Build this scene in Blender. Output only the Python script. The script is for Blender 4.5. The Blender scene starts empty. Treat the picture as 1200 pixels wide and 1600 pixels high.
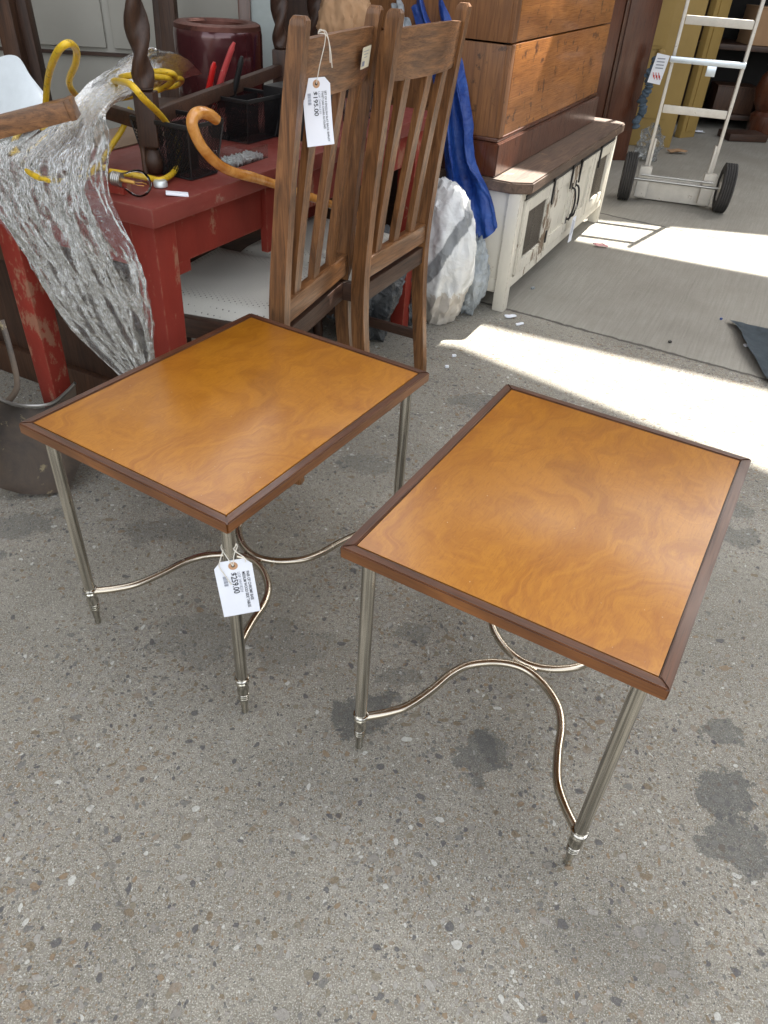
import bpy, bmesh, math, random
from mathutils import Vector, Matrix, noise
from math import radians as R, sin, cos, pi

# ------------------------------------------------------------------ scene, camera, light
S = bpy.context.scene
COL = S.collection
S.render.resolution_x, S.render.resolution_y = 768, 1024
S.render.engine = 'CYCLES'
S.cycles.transparent_max_bounces = 24
S.cycles.max_bounces = 10
PITCH, ROLL, HC, F = .6603, .0697, 1.1914, 1153.14
cp, sp, cr, sr = cos(PITCH), sin(PITCH), cos(ROLL), sin(ROLL)
FWD = Vector((0, cp, -sp)); UP = Vector((0, sp, cp)); RT = Vector((1, 0, 0))
R2 = cr*RT + sr*UP; U2 = -sr*RT + cr*UP
CAMP = Vector((0, 0, HC))
cd = bpy.data.cameras.new('camera'); cam = bpy.data.objects.new('camera', cd); COL.objects.link(cam)
cd.sensor_fit = 'VERTICAL'; cd.sensor_height = 32; cd.lens = F/1600*32
cd.clip_start = .02; cd.clip_end = 400
m = Matrix((R2, U2, -FWD)).transposed().to_4x4(); m.translation = CAMP
cam.matrix_world = m
S.camera = cam

SUN_AZ, SUN_EL = R(55), R(53)          # azimuth from +X towards +Y
SD = Vector((cos(SUN_AZ)*cos(SUN_EL), sin(SUN_AZ)*cos(SUN_EL), sin(SUN_EL)))   # towards the sun
W = bpy.data.worlds.new('World'); S.world = W; W.use_nodes = True
wn = W.node_tree
bg = wn.nodes['Background']; sky = wn.nodes.new('ShaderNodeTexSky')
sky.sky_type = 'NISHITA'; sky.sun_disc = False
sky.sun_elevation = SUN_EL; sky.sun_rotation = R(90) - SUN_AZ
sky.dust_density = 3.; sky.ozone_density = .5
hs = wn.nodes.new('ShaderNodeHueSaturation'); hs.inputs['Saturation'].default_value = .30     # sky desaturated to take out its blue cast
wn.links.new(sky.outputs[0], hs.inputs['Color']); tm = wn.nodes.new('ShaderNodeMix'); tm.data_type = 'RGBA'; tm.blend_type = 'MULTIPLY'; tm.inputs[0].default_value = 1
wn.links.new(hs.outputs[0], tm.inputs[6]); tm.inputs[7].default_value = (1, .985, .945, 1); wn.links.new(tm.outputs[2], bg.inputs[0]); bg.inputs[1].default_value = .15
sl = bpy.data.lights.new('sun', 'SUN'); so = bpy.data.objects.new('sun', sl); COL.objects.link(so)
sl.energy = 4.8; sl.angle = R(.53); sl.color = (1, .95, .86)
so.rotation_euler = (-SD).to_track_quat('-Z', 'Y').to_euler()
so.location = (3, 6, 9)
S.view_settings.view_transform = 'Standard'; S.view_settings.look = 'None'
S.view_settings.gamma = 1; S.view_settings.exposure = 2.27

# ------------------------------------------------------------------ helpers
def ray(px, py):
    return FWD + R2*((px-600)/F) - U2*((py-800)/F)
def at(px, py, z=0.):
    "point of height z seen at a photo pixel"
    d = ray(px, py); return CAMP + d*((z-HC)/d.z)
def aty(px, py, y):
    d = ray(px, py); return CAMP + d*(y/d.y)
def atp(px, py, P, N):
    d = ray(px, py); return CAMP + d*((Vector(P)-CAMP).dot(N)/d.dot(N))

def tag(o, label=None, cat=None, group=None, kind=None):
    if label: o['label'] = label
    if cat: o['category'] = cat
    if group: o['group'] = group
    if kind: o['kind'] = kind
    return o
def thing(name, label, cat, loc=(0, 0, 0), rz=0, group=None):
    o = bpy.data.objects.new(name, None); COL.objects.link(o)
    o.empty_display_size = .05
    o.location = loc; o.rotation_euler = (0, 0, rz)
    return tag(o, label, cat, group)
def obj(name, bm, mat, parent=None, smooth=True, angle=40):
    me = bpy.data.meshes.new(name)
    bmesh.ops.recalc_face_normals(bm, faces=bm.faces)
    bm.to_mesh(me); bm.free()
    if mat:
        for mm in (mat if isinstance(mat, (list, tuple)) else [mat]): me.materials.append(mm)
    if smooth:
        for p in me.polygons: p.use_smooth = True
        me.set_sharp_from_angle(angle=R(angle))
    o = bpy.data.objects.new(name, me); COL.objects.link(o)
    if parent: o.parent = parent
    return o
def NB(): return bmesh.new()
def box(bm, c, s, rot=None, bev=.002, seg=2, taper=None):
    "box centred c, size s; taper=(tx,ty) scales the bottom"
    r = bmesh.ops.create_cube(bm, size=1)
    vs = r['verts']
    for v in vs:
        k = (1, 1)
        if taper and v.co.z < 0: k = taper
        v.co = Vector((v.co.x*s[0]*k[0], v.co.y*s[1]*k[1], v.co.z*s[2]))
    es = list({e for v in vs for e in v.link_edges})
    if bev > 0:
        r = bmesh.ops.bevel(bm, geom=es, offset=min(bev, min(s)*.45), segments=seg, affect='EDGES', profile=.6)
        vs = list({v for f in r['faces'] for v in f.verts} | {v for v in vs if v.is_valid})
    M = Matrix.Translation(Vector(c)) @ (rot.to_4x4() if rot else Matrix.Identity(4))
    for v in vs: v.co = M @ v.co
    return vs
def beam(bm, a, b, w, h, up=(0, 0, 1), bev=.002, taper=None):
    "box from a to b, section w (sideways) x h (along up)"
    a, b = Vector(a), Vector(b); z = (b-a).normalized(); u = Vector(up)
    x = u.cross(z)
    if x.length < 1e-4: x = Vector((1, 0, 0)).cross(z)
    x.normalize(); y = z.cross(x)
    return box(bm, (a+b)/2, (w, h, (b-a).length), Matrix((x, y, z)).transposed(), bev, 2, taper)
def catmull(P, n, closed=False):
    P = [Vector(p) for p in P]; out = []; N = len(P)
    rng = range(N) if closed else range(N-1)
    for i in rng:
        if closed: p0, p1, p2, p3 = P[i-1], P[i], P[(i+1) % N], P[(i+2) % N]
        else: p0, p1, p2, p3 = P[max(i-1, 0)], P[i], P[i+1], P[min(i+2, N-1)]
        for k in range(n):
            t = k/n
            out.append(.5*((2*p1)+(p2-p0)*t+(2*p0-5*p1+4*p2-p3)*t*t+(3*p1-p0-3*p2+p3)*t**3))
    if not closed: out.append(P[-1])
    return out
def tube(bm, pts, rad, seg=12, closed=False, cap=True, sq=1., upv=None):
    pts = [Vector(p) for p in pts]; n = len(pts)
    rr = rad if isinstance(rad, (list, tuple)) else [rad]*n
    nrm = None; rings = []
    for i, p in enumerate(pts):
        if closed: t = pts[(i+1) % n]-pts[i-1]
        else: t = pts[min(i+1, n-1)]-pts[max(i-1, 0)]
        t.normalize()
        if upv is not None: nrm = (Vector(upv) - t*Vector(upv).dot(t)).normalized()
        elif nrm is None:
            a = Vector((0, 0, 1)) if abs(t.z) < .9 else Vector((1, 0, 0))
            nrm = (a - t*a.dot(t)).normalized()
        else: nrm = (nrm - t*nrm.dot(t)).normalized()
        b = t.cross(nrm)
        rings.append([bm.verts.new(p + (nrm*cos(2*pi*k/seg) + b*sin(2*pi*k/seg)*sq)*rr[i]) for k in range(seg)])
    for i in range(n if closed else n-1):
        A, B = rings[i], rings[(i+1) % n]
        for k in range(seg): bm.faces.new((A[k], A[(k+1) % seg], B[(k+1) % seg], B[k]))
    if cap and not closed:
        bm.faces.new(rings[0]); bm.faces.new(rings[-1][::-1])
def lathe(bm, prof, seg=24, M=None, capb=True, capt=True):
    rings = []
    for r, z in prof:
        rings.append([bm.verts.new(Vector((r*cos(2*pi*k/seg), r*sin(2*pi*k/seg), z))) for k in range(seg)])
    for A, B in zip(rings, rings[1:]):
        for k in range(seg): bm.faces.new((A[k], A[(k+1) % seg], B[(k+1) % seg], B[k]))
    if capb: bm.faces.new(rings[0][::-1])
    if capt: bm.faces.new(rings[-1])
    if M is not None:
        for ring in rings:
            for v in ring: v.co = M @ v.co
def prism(bm, poly, z0, z1, M=None):
    a = [bm.verts.new((x, y, z0)) for x, y in poly]; b = [bm.verts.new((x, y, z1)) for x, y in poly]
    n = len(poly)
    bm.faces.new(a[::-1]); bm.faces.new(b)
    for i in range(n): bm.faces.new((a[i], a[(i+1) % n], b[(i+1) % n], b[i]))
    if M is not None:
        for v in a+b: v.co = M @ v.co
def frame(o, x, y, z=None):
    x = Vector(x).normalized(); y = Vector(y).normalized()
    z = x.cross(y).normalized(); y = z.cross(x)
    M = Matrix((x, y, z)).transposed().to_4x4(); M.translation = Vector(o); return M
def sheet(bm, rows, nu, nv, disp=None, thick=0):
    "smooth surface through a grid of control points"
    A = [catmull(r, nu) for r in rows]
    cols = [catmull([A[i][j] for i in range(len(A))], nv) for j in range(len(A[0]))]
    nc, nr = len(cols), len(cols[0])
    P = [[cols[j][i].copy() for j in range(nc)] for i in range(nr)]
    if disp:
        Q = [[None]*nc for _ in range(nr)]
        for i in range(nr):
            for j in range(nc):
                du = P[i][min(j+1, nc-1)]-P[i][max(j-1, 0)]; dv = P[min(i+1, nr-1)][j]-P[max(i-1, 0)][j]
                n = du.cross(dv)
                if n.length > 1e-9: n.normalize()
                Q[i][j] = P[i][j] + n*disp(j/(nc-1), i/(nr-1), P[i][j])
        P = Q
    V = [[bm.verts.new(p) for p in r] for r in P]
    for i in range(nr-1):
        for j in range(nc-1): bm.faces.new((V[i][j], V[i][j+1], V[i+1][j+1], V[i+1][j]))
def fbm(p, s, o=4, seed=0):
    return noise.fractal(Vector(p)*s + Vector((seed*7.3, seed*3.1, seed)), 1.0, 2.0, o)
def ridge(p, s, seed=0):
    return 1-abs(noise.noise(Vector(p)*s + Vector((seed*7.3, seed*3.1, seed))))*2
def copy_tree(o, parent=None):
    c = o.copy(); COL.objects.link(c)
    if parent: c.parent = parent
    for ch in list(o.children): copy_tree(ch, c)
    return c

# ------------------------------------------------------------------ materials
class NT:
    def __init__(s, name):
        s.m = bpy.data.materials.new(name); s.m.use_nodes = True; s.t = s.m.node_tree
        s.p = s.t.nodes['Principled BSDF']; s.out = s.t.nodes['Material Output']
    def n(s, ty, **k):
        x = s.t.nodes.new(ty)
        for a, b in k.items():
            if a == 'inp':
                for i, v in b.items(): s.set(x, i, v)
            else: setattr(x, a, b)
        return x
    def set(s, x, i, v):
        if isinstance(v, bpy.types.NodeSocket): s.t.links.new(v, x.inputs[i])
        elif isinstance(v, bpy.types.Node): s.t.links.new(v.outputs[0], x.inputs[i])
        else:
            if isinstance(v, (tuple, list)) and len(v) == 3 and x.inputs[i].type == 'RGBA': v = (*v, 1)
            x.inputs[i].default_value = v
    def P(s, **k):
        for a, v in k.items(): s.set(s.p, a.replace('_', ' '), v)
    def coord(s, scale=(1, 1, 1), rot=(0, 0, 0), out='Object', loc=(0, 0, 0)):
        tc = s.n('ShaderNodeTexCoord'); mp = s.n('ShaderNodeMapping')
        s.t.links.new(tc.outputs[out], mp.inputs[0])
        mp.inputs['Scale'].default_value = scale; mp.inputs['Rotation'].default_value = rot; mp.inputs['Location'].default_value = loc
        return mp.outputs[0]
    def noise(s, vec, scale, detail=5, rough=.6, dist=0, col=False):
        x = s.n('ShaderNodeTexNoise', inp={'Vector': vec, 'Scale': scale, 'Detail': detail, 'Roughness': rough, 'Distortion': dist})
        return x.outputs[1 if col else 0]
    def ramp(s, f, stops, interp='LINEAR'):
        x = s.n('ShaderNodeValToRGB'); s.set(x, 0, f); cr_ = x.color_ramp; cr_.interpolation = interp
        while len(cr_.elements) < len(stops): cr_.elements.new(.5)
        for e, (p, c) in zip(cr_.elements, stops):
            e.position = p; e.color = (c, c, c, 1) if isinstance(c, (int, float)) else (*c, 1)
        return x.outputs[0]
    def mix(s, f, a, b, mode='MIX'):
        x = s.n('ShaderNodeMix', data_type='RGBA', blend_type=mode)
        s.set(x, 0, f); s.set(x, 6, a); s.set(x, 7, b); return x.outputs[2]
    def math(s, op, a, b=0., c=None):
        x = s.n('ShaderNodeMath', operation=op); s.set(x, 0, a); s.set(x, 1, b)
        if c is not None: s.set(x, 2, c)
        return x.outputs[0]
    def bump(s, h, strength=.3, dist=.01, prev=None):
        x = s.n('ShaderNodeBump', inp={'Height': h, 'Strength': strength, 'Distance': dist})
        if prev is not None: s.set(x, 'Normal', prev)
        s.t.links.new(x.outputs[0], s.p.inputs['Normal']); return x.outputs[0]

def wood(name, dark, light, axis='z', grain=1., rough=.5, coat=0, wear=None, contrast=1., bump=.25):
    m_ = NT(name); i = 'xyz'.index(axis)
    sc = [9, 9, 9]; sc[i] = .9
    v = m_.coord(tuple(a*grain for a in sc))
    ring = m_.noise(v, 2.2, 6, .62, 1.6)
    fs = [260, 260, 260]; fs[i] = 7
    fine = m_.noise(m_.coord(tuple(a*grain for a in fs)), 1, 3, .6)
    c = m_.mix(m_.ramp(ring, [(.5-.18/contrast, 0.), (.5+.2/contrast, 1.)]), dark, light)
    c = m_.mix(m_.math('MULTIPLY', m_.ramp(fine, [(.5, 0.), (.68, 1.)]), .55), c, tuple(x*.45 for x in dark))
    big = m_.noise(m_.coord((1, 1, 1)), 5, 3)
    c = m_.mix(.5, c, m_.ramp(big, [(.3, .55), (.7, 1.)]), 'MULTIPLY') if False else m_.mix(.45, c, m_.mix(1, c, m_.ramp(big, [(.3, .45), (.7, 1.)]), 'MULTIPLY'))
    if wear:
        w = m_.noise(m_.coord((1, 1, 1)), 14, 8, .7)
        c = m_.mix(m_.ramp(w, [(wear[1], 0.), (wear[1]+.06, 1.)]), c, wear[0])
    m_.P(Base_Color=c, Roughness=m_.ramp(fine, [(.3, rough-.06), (.8, min(1, rough+.15))]), Coat_Weight=coat, Coat_Roughness=.18)
    m_.bump(m_.math('ADD', m_.math('MULTIPLY', fine, -1), ring), bump, .0015)
    return m_.m
def paint(name, col, rough=.5, chip=None, chipt=.62, var=.25, bump=.15, scale=12, metal=0, coat=0, stretch=(1, 1, 1), edge=0, spec=.45):
    m_ = NT(name)
    a = m_.noise(m_.coord(stretch), scale*.4, 6, .65); b = m_.noise(m_.coord(stretch), scale*3, 8, .72)
    c = m_.mix(m_.ramp(a, [(.3, 0.), (.7, 1.)]), tuple(x*(1-var) for x in col), tuple(min(1, x*(1+var*.4)) for x in col))
    if chip: c = m_.mix(m_.ramp(m_.math('MULTIPLY_ADD', a, .5, m_.math('MULTIPLY', b, .5)), [(chipt, 0.), (chipt+.03, 1.)]), c, chip)
    if edge:
        bv = m_.n('ShaderNodeBevel', samples=4, inp={'Radius': .006}); ge = m_.n('ShaderNodeNewGeometry')
        dt_ = m_.n('ShaderNodeVectorMath', operation='DOT_PRODUCT', inp={0: bv.outputs[0], 1: ge.outputs['True Normal']}).outputs['Value']
        em = m_.math('MULTIPLY', m_.ramp(dt_, [(.86, 1.), (.985, 0.)]), m_.ramp(m_.noise(m_.coord(), 34, 6, .7), [(.44, 0.), (.56, 1.)]))
        c = m_.mix(m_.math('MULTIPLY', em, edge), c, chip)
    m_.P(Base_Color=c, Roughness=m_.ramp(b, [(.3, rough), (.75, min(1, rough+.2))]), Metallic=metal, Coat_Weight=coat, Specular_IOR_Level=spec)
    m_.bump(b, bump, .002)
    return m_.m
def plain(name, col, rough=.5, metal=0, **k):
    m_ = NT(name); b = m_.noise(m_.coord(), 40, 4)
    m_.P(Base_Color=m_.mix(b, tuple(x*.82 for x in col), col), Roughness=rough, Metallic=metal, **k); return m_.m

def ground_material():
    g = NT('aggregate_concrete')
    co = g.coord()
    wob = g.noise(co, 9, 4, .6, 0, True)
    cw = g.n('ShaderNodeVectorMath', operation='MULTIPLY_ADD', inp={0: wob, 1: (.05, .05, 0), 2: co}).outputs[0]
    # coordinates: joint line between the two slabs, n = distance from the joint (m)
    def linedist(px, py, nx, ny, src=co):
        d = g.n('ShaderNodeVectorMath', operation='SUBTRACT', inp={0: src, 1: (px, py, 0)})
        e = g.n('ShaderNodeVectorMath', operation='DOT_PRODUCT', inp={0: d.outputs[0], 1: (nx, ny, 0)})
        return e.outputs['Value']
    cwj = g.n('ShaderNodeVectorMath', operation='MULTIPLY_ADD', inp={0: g.noise(co, 22, 4, .6, 0, True), 1: (.03, .03, 0), 2: co}).outputs[0]
    dj = linedist(.55, 2.937, .477, .879, cwj)
    far = g.ramp(g.math('MULTIPLY_ADD', dj, 8., .5), [(.45, 0.), (.6, 1.)])
    joint = g.ramp(g.math('ABSOLUTE', dj), [(0.004, 1.), (.012, 0.)])
    dj2 = linedist(1.339, 4.398, .501, .865, cwj)
    joint2 = g.ramp(g.math('ABSOLUTE', dj2), [(0.004, 1.), (.010, 0.)])
    # matrix
    n1 = g.noise(co, 3.0, 6, .6); n2 = g.noise(co, 90, 6, .75); n3 = g.noise(co, 420, 3, .7)
    c = g.mix(g.ramp(n1, [(.35, 0.), (.68, 1.)]), (.225, .211, .174), (.345, .327, .276))
    c = g.mix(g.ramp(n2, [(.4, 0.), (.68, 1.)]), g.mix(1, c, (.62, .61, .59), 'MULTIPLY'), c)
    c = g.mix(g.math('MULTIPLY', g.ramp(n3, [(.52, 0.), (.64, 1.)]), .55), c, (.62, .60, .56))
    c = g.mix(g.math('MULTIPLY', g.ramp(n3, [(.36, 1.), (.42, 0.)]), .5), c, (.07, .068, .065))
    hgt = g.math('MULTIPLY', n2, .5)
    near = g.math('SUBTRACT', 1., far)
    # amount of exposed stone changes over the slab
    expo = g.ramp(g.noise(co, 1.3, 3), [(.36, .25), (.62, 1.)])
    def stones(vec, scale, keep, rmax, cols, strength=1.):
        nonlocal c, hgt
        v = g.n('ShaderNodeTexVoronoi', voronoi_dimensions='2D', inp={'Vector': vec, 'Scale': scale, 'Randomness': 1.})
        e = g.n('ShaderNodeTexVoronoi', voronoi_dimensions='2D', feature='DISTANCE_TO_EDGE', inp={'Vector': vec, 'Scale': scale})
        sx = g.n('ShaderNodeSeparateColor', inp={0: v.outputs['Color']})
        edge = g.noise(co, scale*1.6, 3, .6)
        rad = g.math('MULTIPLY', g.math('MULTIPLY_ADD', sx.outputs[1], .75, .35), rmax)
        d = g.math('SUBTRACT', rad, g.math('MULTIPLY_ADD', g.math('SUBTRACT', edge, .5), .35, v.outputs['Distance']))
        m1 = g.ramp(d, [(0., 0.), (.045, 1.)])
        m3 = g.math('LESS_THAN', sx.outputs[0], g.math('MULTIPLY', expo, keep))
        m_ = g.math('MULTIPLY', g.math('MULTIPLY', m1, m3), g.math('MULTIPLY', g.math('MULTIPLY_ADD', near, .8, .2), strength))
        col = g.ramp(sx.outputs[2], cols, 'CONSTANT')
        col = g.mix(g.ramp(g.noise(co, scale*4, 4, .7), [(.35, .0), (.7, 1.)]), g.mix(1, col, (.66, .66, .66), 'MULTIPLY'), col)
        rim = g.math('MULTIPLY', g.ramp(g.math('ABSOLUTE', d), [(0., 1.), (.05, 0.)]), g.math('MULTIPLY', m3, .55))
        c = g.mix(rim, c, g.mix(1, c, (.62, .60, .57), 'MULTIPLY'))
        c = g.mix(m_, c, col); hgt = g.math('ADD', hgt, g.math('MULTIPLY', m_, .35))
    A = [(0, (.24, .225, .20)), (.16, (.19, .14, .085)), (.27, (.085, .085, .092)), (.38, (.30, .285, .26)), (.5, (.16, .155, .15)),
         (.62, (.25, .17, .10)), (.70, (.26, .21, .16)), (.8, (.36, .35, .32)), (.9, (.21, .18, .13)), (.96, (.56, .56, .52))]
    st = g.n('ShaderNodeMapping', inp={'Vector': cw, 'Rotation': (0, 0, .5), 'Scale': (1, 1.35, 1)}).outputs[0]
    st2 = g.n('ShaderNodeMapping', inp={'Vector': cw, 'Rotation': (0, 0, -.9), 'Scale': (1.3, 1, 1), 'Location': (3, 1, 0)}).outputs[0]
    stones(st2, 230, .75, .44, A, .8)
    stones(st, 130, .6, .42, A, .75)
    stones(st2, 72, .46, .40, A, .8)
    stones(st, 40, .26, .36, A, .75)
    # thin crescent shell flecks
    # brushed lines on the far slab
    brush = g.n('ShaderNodeMapping', vector_type='TEXTURE', inp={'Vector': co, 'Rotation': (0, 0, R(65)), 'Scale': (1/4, 1/110, 1)}).outputs[0]
    bl = g.noise(brush, 1, 3, .55)
    c = g.mix(g.math('MULTIPLY', far, .72), c, g.mix(g.ramp(bl, [(.3, 0.), (.7, 1.)]), (.225, .213, .186), (.305, .291, .256)))
    c = g.mix(g.math('MULTIPLY', g.math('MULTIPLY', far, g.ramp(g.noise(co, 2.2, 6, .65), [(.42, 0.), (.62, 1.)])), .35), c, (.17, .155, .13))
    # oily smooth patches
    def patch(x, y, rx, ry, rot, dark=.8, soft=.05, colr=(.052, .054, .053)):
        nonlocal c
        mp = g.n('ShaderNodeMapping', vector_type='TEXTURE', inp={'Vector': cw, 'Location': (x, y, 0), 'Rotation': (0, 0, rot), 'Scale': (rx, ry, 1)})
        ln = g.n('ShaderNodeVectorMath', operation='LENGTH', inp={0: mp.outputs[0]}).outputs['Value']
        e = g.math('MULTIPLY_ADD', g.math('SUBTRACT', g.noise(co, 13, 8, .72), .5), 3.4, ln)
        mk = g.math('MULTIPLY', g.ramp(e, [(1-soft*2, 1.), (1., 0.)]), g.ramp(g.noise(co, 48, 6, .75), [(.32, .6), (.52, 1.)]))
        c = g.mix(g.math('MULTIPLY', mk, dark), c, g.mix(g.ramp(n3, [(.3, 0.), (.7, 1.)]), colr, tuple(q*1.75 for q in colr)))
    for (px, py, rx, ry, ro, dk) in [(590, 1100, .062, .05, .3, .72), (765, 1165, .06, .045, 1.2, .62), (790, 1150, .03, .05, .4, .55), (1150, 1135, .05, .035, .2, .6), (1145, 1225, .055, .05, .8, .68),
                                     (1170, 1300, .06, .06, .4, .62), (765, 625, .1, .06, 0, .4), (640, 1045, .05, .03, .3, .4), (270, 820, .11, .05, 0, .38),
                                     (50, 810, .09, .05, .4, .45), (1160, 830, .06, .05, 0, .45), (660, 980, .035, .03, 0, .4), (1000, 1460, .12, .06, 0, .25), (1165, 790, .05, .04, 0, .4),
                                     (590, 720, .08, .05, 0, .35), (12, 858, .03, .02, 0, .5), (330, 985, .1, .07, 0, .3), (470, 1000, .12, .06, 0, .25)]:
        p = at(px, py); patch(p.x, p.y, rx, ry, ro, dk)
    # hairline crack at the lower left
    a, b = at(105, 1120), at(262, 1600)
    dn = Vector((-(b-a).y, (b-a).x, 0)).normalized()
    cwc = g.n('ShaderNodeVectorMath', operation='MULTIPLY_ADD', inp={0: g.noise(co, 14, 6, .6, 0, True), 1: (.055, .055, 0), 2: co}).outputs[0]
    dc = g.math('ABSOLUTE', linedist(a.x+.02, a.y+.02, dn.x, dn.y, cwc))
    crk = g.math('MULTIPLY', g.ramp(dc, [(.0002, 1.), (.0013, 0.)]), g.math('LESS_THAN', g.n('ShaderNodeSeparateXYZ', inp={0: co}).outputs[1], a.y))
    c = g.mix(g.math('MULTIPLY', crk, .28), c, (.09, .085, .08))
    jj = g.math('MAXIMUM', joint, joint2)
    c = g.mix(g.math('MULTIPLY', jj, .85), c, (.05, .045, .04))
    hgt = g.math('SUBTRACT', hgt, g.math('MULTIPLY', jj, 3.))
    hgt = g.math('SUBTRACT', hgt, crk)
    hgt = g.math('ADD', hgt, g.math('MULTIPLY', g.math('MULTIPLY', bl, far), .7))
    g.P(Base_Color=c, Roughness=g.ramp(n2, [(.3, .62), (.7, .9)]), Specular_IOR_Level=.35)
    nb = g.bump(hgt, .55, .004)
    g.bump(n3, .35, .0012, nb)
    return g.m

def veneer():
    v = NT('burl_veneer')
    co = v.coord(); 
    w1 = v.noise(co, 3.2, 3, .55, 0, True)
    cw = v.n('ShaderNodeVectorMath', operation='MULTIPLY_ADD', inp={0: w1, 1: (.55, .55, .1), 2: co}).outputs[0]
    fig = v.noise(v.n('ShaderNodeMapping', inp={'Vector': cw, 'Scale': (5, 11, 5)}).outputs[0], 1.6, 8, .62, 1.2)
    wav = v.n('ShaderNodeTexWave', bands_direction='Y', inp={'Vector': cw, 'Scale': 5.5, 'Distortion': 11., 'Detail': 6., 'Detail Scale': 2.6}).outputs['Fac']
    fine = v.noise(v.coord((16, 150, 30)), 2.5, 4, .7, .6)
    big = v.noise(co, 4.5, 3, .5, .6)
    c = v.mix(v.ramp(fig, [(.40, 0.), (.60, 1.)]), (.29, .100, .0034), (.37, .143, .0068))
    c = v.mix(v.math('MULTIPLY', v.ramp(wav, [(.88, 0.), (.99, 1.)]), .03), c, (.56, .27, .03))
    c = v.mix(v.math('MULTIPLY', v.ramp(wav, [(.01, 1.), (.10, 0.)]), .03), c, (.27, .085, .005))
    c = v.mix(v.math('MULTIPLY', v.ramp(fine, [(.50, 0.), (.66, 1.)]), .42), c, (.20, .06, .003))
    pores = v.noise(v.coord((60, 420, 60)), 2.5, 2, .5)
    c = v.mix(v.math('MULTIPLY', v.ramp(pores, [(.60, 0.), (.70, 1.)]), .35), c, (.14, .04, .003))
    fl = v.noise(v.n('ShaderNodeMapping', inp={'Vector': cw, 'Scale': (14, 40, 14)}).outputs[0], 2., 7, .7, 2.0)
    c = v.mix(v.math('MULTIPLY', v.ramp(fl, [(.50, 0.), (.62, 1.)]), .18), c, (.50, .215, .02))
    c = v.mix(v.math('MULTIPLY', v.ramp(big, [(.30, 1.), (.48, 0.)]), .38), c, (.24, .08, .005))
    # dark burl eye near the middle
    mp = v.n('ShaderNodeMapping', vector_type='TEXTURE', inp={'Vector': cw, 'Location': (.29, .27, .06), 'Scale': (.10, .08, 1)})
    gr = v.n('ShaderNodeTexGradient', gradient_type='SPHERICAL', inp={0: mp.outputs[0]}).outputs[1]
    c = v.mix(v.math('MULTIPLY', gr, .45), c, (.16, .055, .006))
    dust = v.noise(co, 130, 2, .5)
    dm = v.math('MULTIPLY', v.ramp(dust, [(.76, 0.), (.79, 1.)]), .5)
    c = v.mix(dm, c, (.6, .5, .38))
    film = v.noise(co, 6, 5, .65)
    v.P(Base_Color=c, Roughness=v.ramp(film, [(.3, .34), (.7, .46)]), Coat_Weight=.45, Coat_Roughness=.22, Specular_IOR_Level=.5)
    v.bump(v.noise(co, 8, 2), .05, .004)
    return v.m

M = {}
M['ground'] = ground_material()
M['veneer'] = veneer()
for ax in 'xyz':
    M['walnut_'+ax] = wood('dark_walnut_'+ax, (.055, .020, .010), (.13, .048, .020), ax, 1.6, .36, .35)
    M['oak_'+ax] = wood('oak_'+ax, (.105, .042, .013), (.285, .125, .043), ax, 2.2, .42, .2, contrast=1.4)
    M['oakd_'+ax] = wood('dark_oak_'+ax, (.028, .012, .007), (.075, .032, .016), ax, 2.0, .5, 0)
M['pine_x'] = wood('orange_pine_x', (.30, .105, .024), (.50, .20, .050), 'x', 1.1, .42, .25, wear=((.10, .035, .012), .565), bump=.5)
M['pine_z'] = wood('orange_pine_z', (.15, .06, .022), (.28, .12, .04), 'z', 1.1, .5, .1, wear=((.06, .025, .01), .58), bump=.4)
M['mahog_z'] = wood('mahogany_z', (.07, .020, .009), (.14, .044, .018), 'z', .9, .3, .5)
M['brown_z'] = wood('brown_post_z', (.042, .017, .008), (.10, .042, .018), 'z', 1.3, .55, 0)
M['planktop'] = wood('weathered_plank', (.075, .045, .030), (.17, .105, .07), 'x', 1.4, .6, 0, wear=((.26, .16, .09), .60), bump=.6)
M['edge_amber'] = wood('amber_edge', (.13, .042, .010), (.26, .095, .022), 'x', 1.4, .34, .4)
M['edge_amber_y'] = wood('amber_edge_y', (.13, .042, .010), (.26, .095, .022), 'y', 1.4, .34, .4)
M['red'] = paint('red_paint', (.225, .027, .017), .5, (.27, .12, .075), .55, .35, .3, 9, stretch=(1, 1, .5), edge=.9, spec=.25)
M['redtop'] = paint('red_paint_dull', (.175, .032, .024), .46, (.22, .11, .08), .58, .3, .3, 8, edge=.8, spec=.3)
M['white'] = paint('distressed_white', (.66, .62, .53), .6, (.20, .14, .09), .56, .18, .5, 10, stretch=(1, 1, .35), edge=.9)
M['cream'] = paint('cream_panel', (.40, .385, .34), .45, None, .7, .12, .1, 5)
M['mustard'] = paint('mustard_paint', (.34, .225, .068), .5, (.2, .12, .05), .66, .15, .2, 6)
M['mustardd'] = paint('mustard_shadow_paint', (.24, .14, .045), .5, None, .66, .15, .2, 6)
M['alu'] = paint('scuffed_white_alu', (.52, .49, .44), .42, (.27, .22, .17), .60, .18, .3, 26, metal=.25)
M['zinc'] = plain('zinc', (.62, .68, .74), .3, .9)
M['black'] = plain('black_iron', (.022, .02, .02), .5, .3)
M['rubber'] = paint('tyre_rubber', (.035, .033, .032), .75, (.12, .11, .10), .62, .3, .3, 40)
M['dark'] = plain('dark_recess', (.012, .01, .009), .8)
M['paper'] = paint('paper_white', (.78, .80, .86), .7, None, .7, .05, .05, 30)
M['ink'] = plain('ink', (.02, .022, .035), .7)
M['inkgrey'] = plain('ink_grey', (.28, .30, .36), .7)
M['manila'] = plain('manila_ring', (.52, .30, .17), .7)
M['string'] = paint('cotton_string', (.72, .68, .60), .85, None, .7, .15, .5, 300)
M['wall'] = paint('grey_render_wall', (.05, .047, .042), .8, None, .7, .3, .4, 6)
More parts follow.
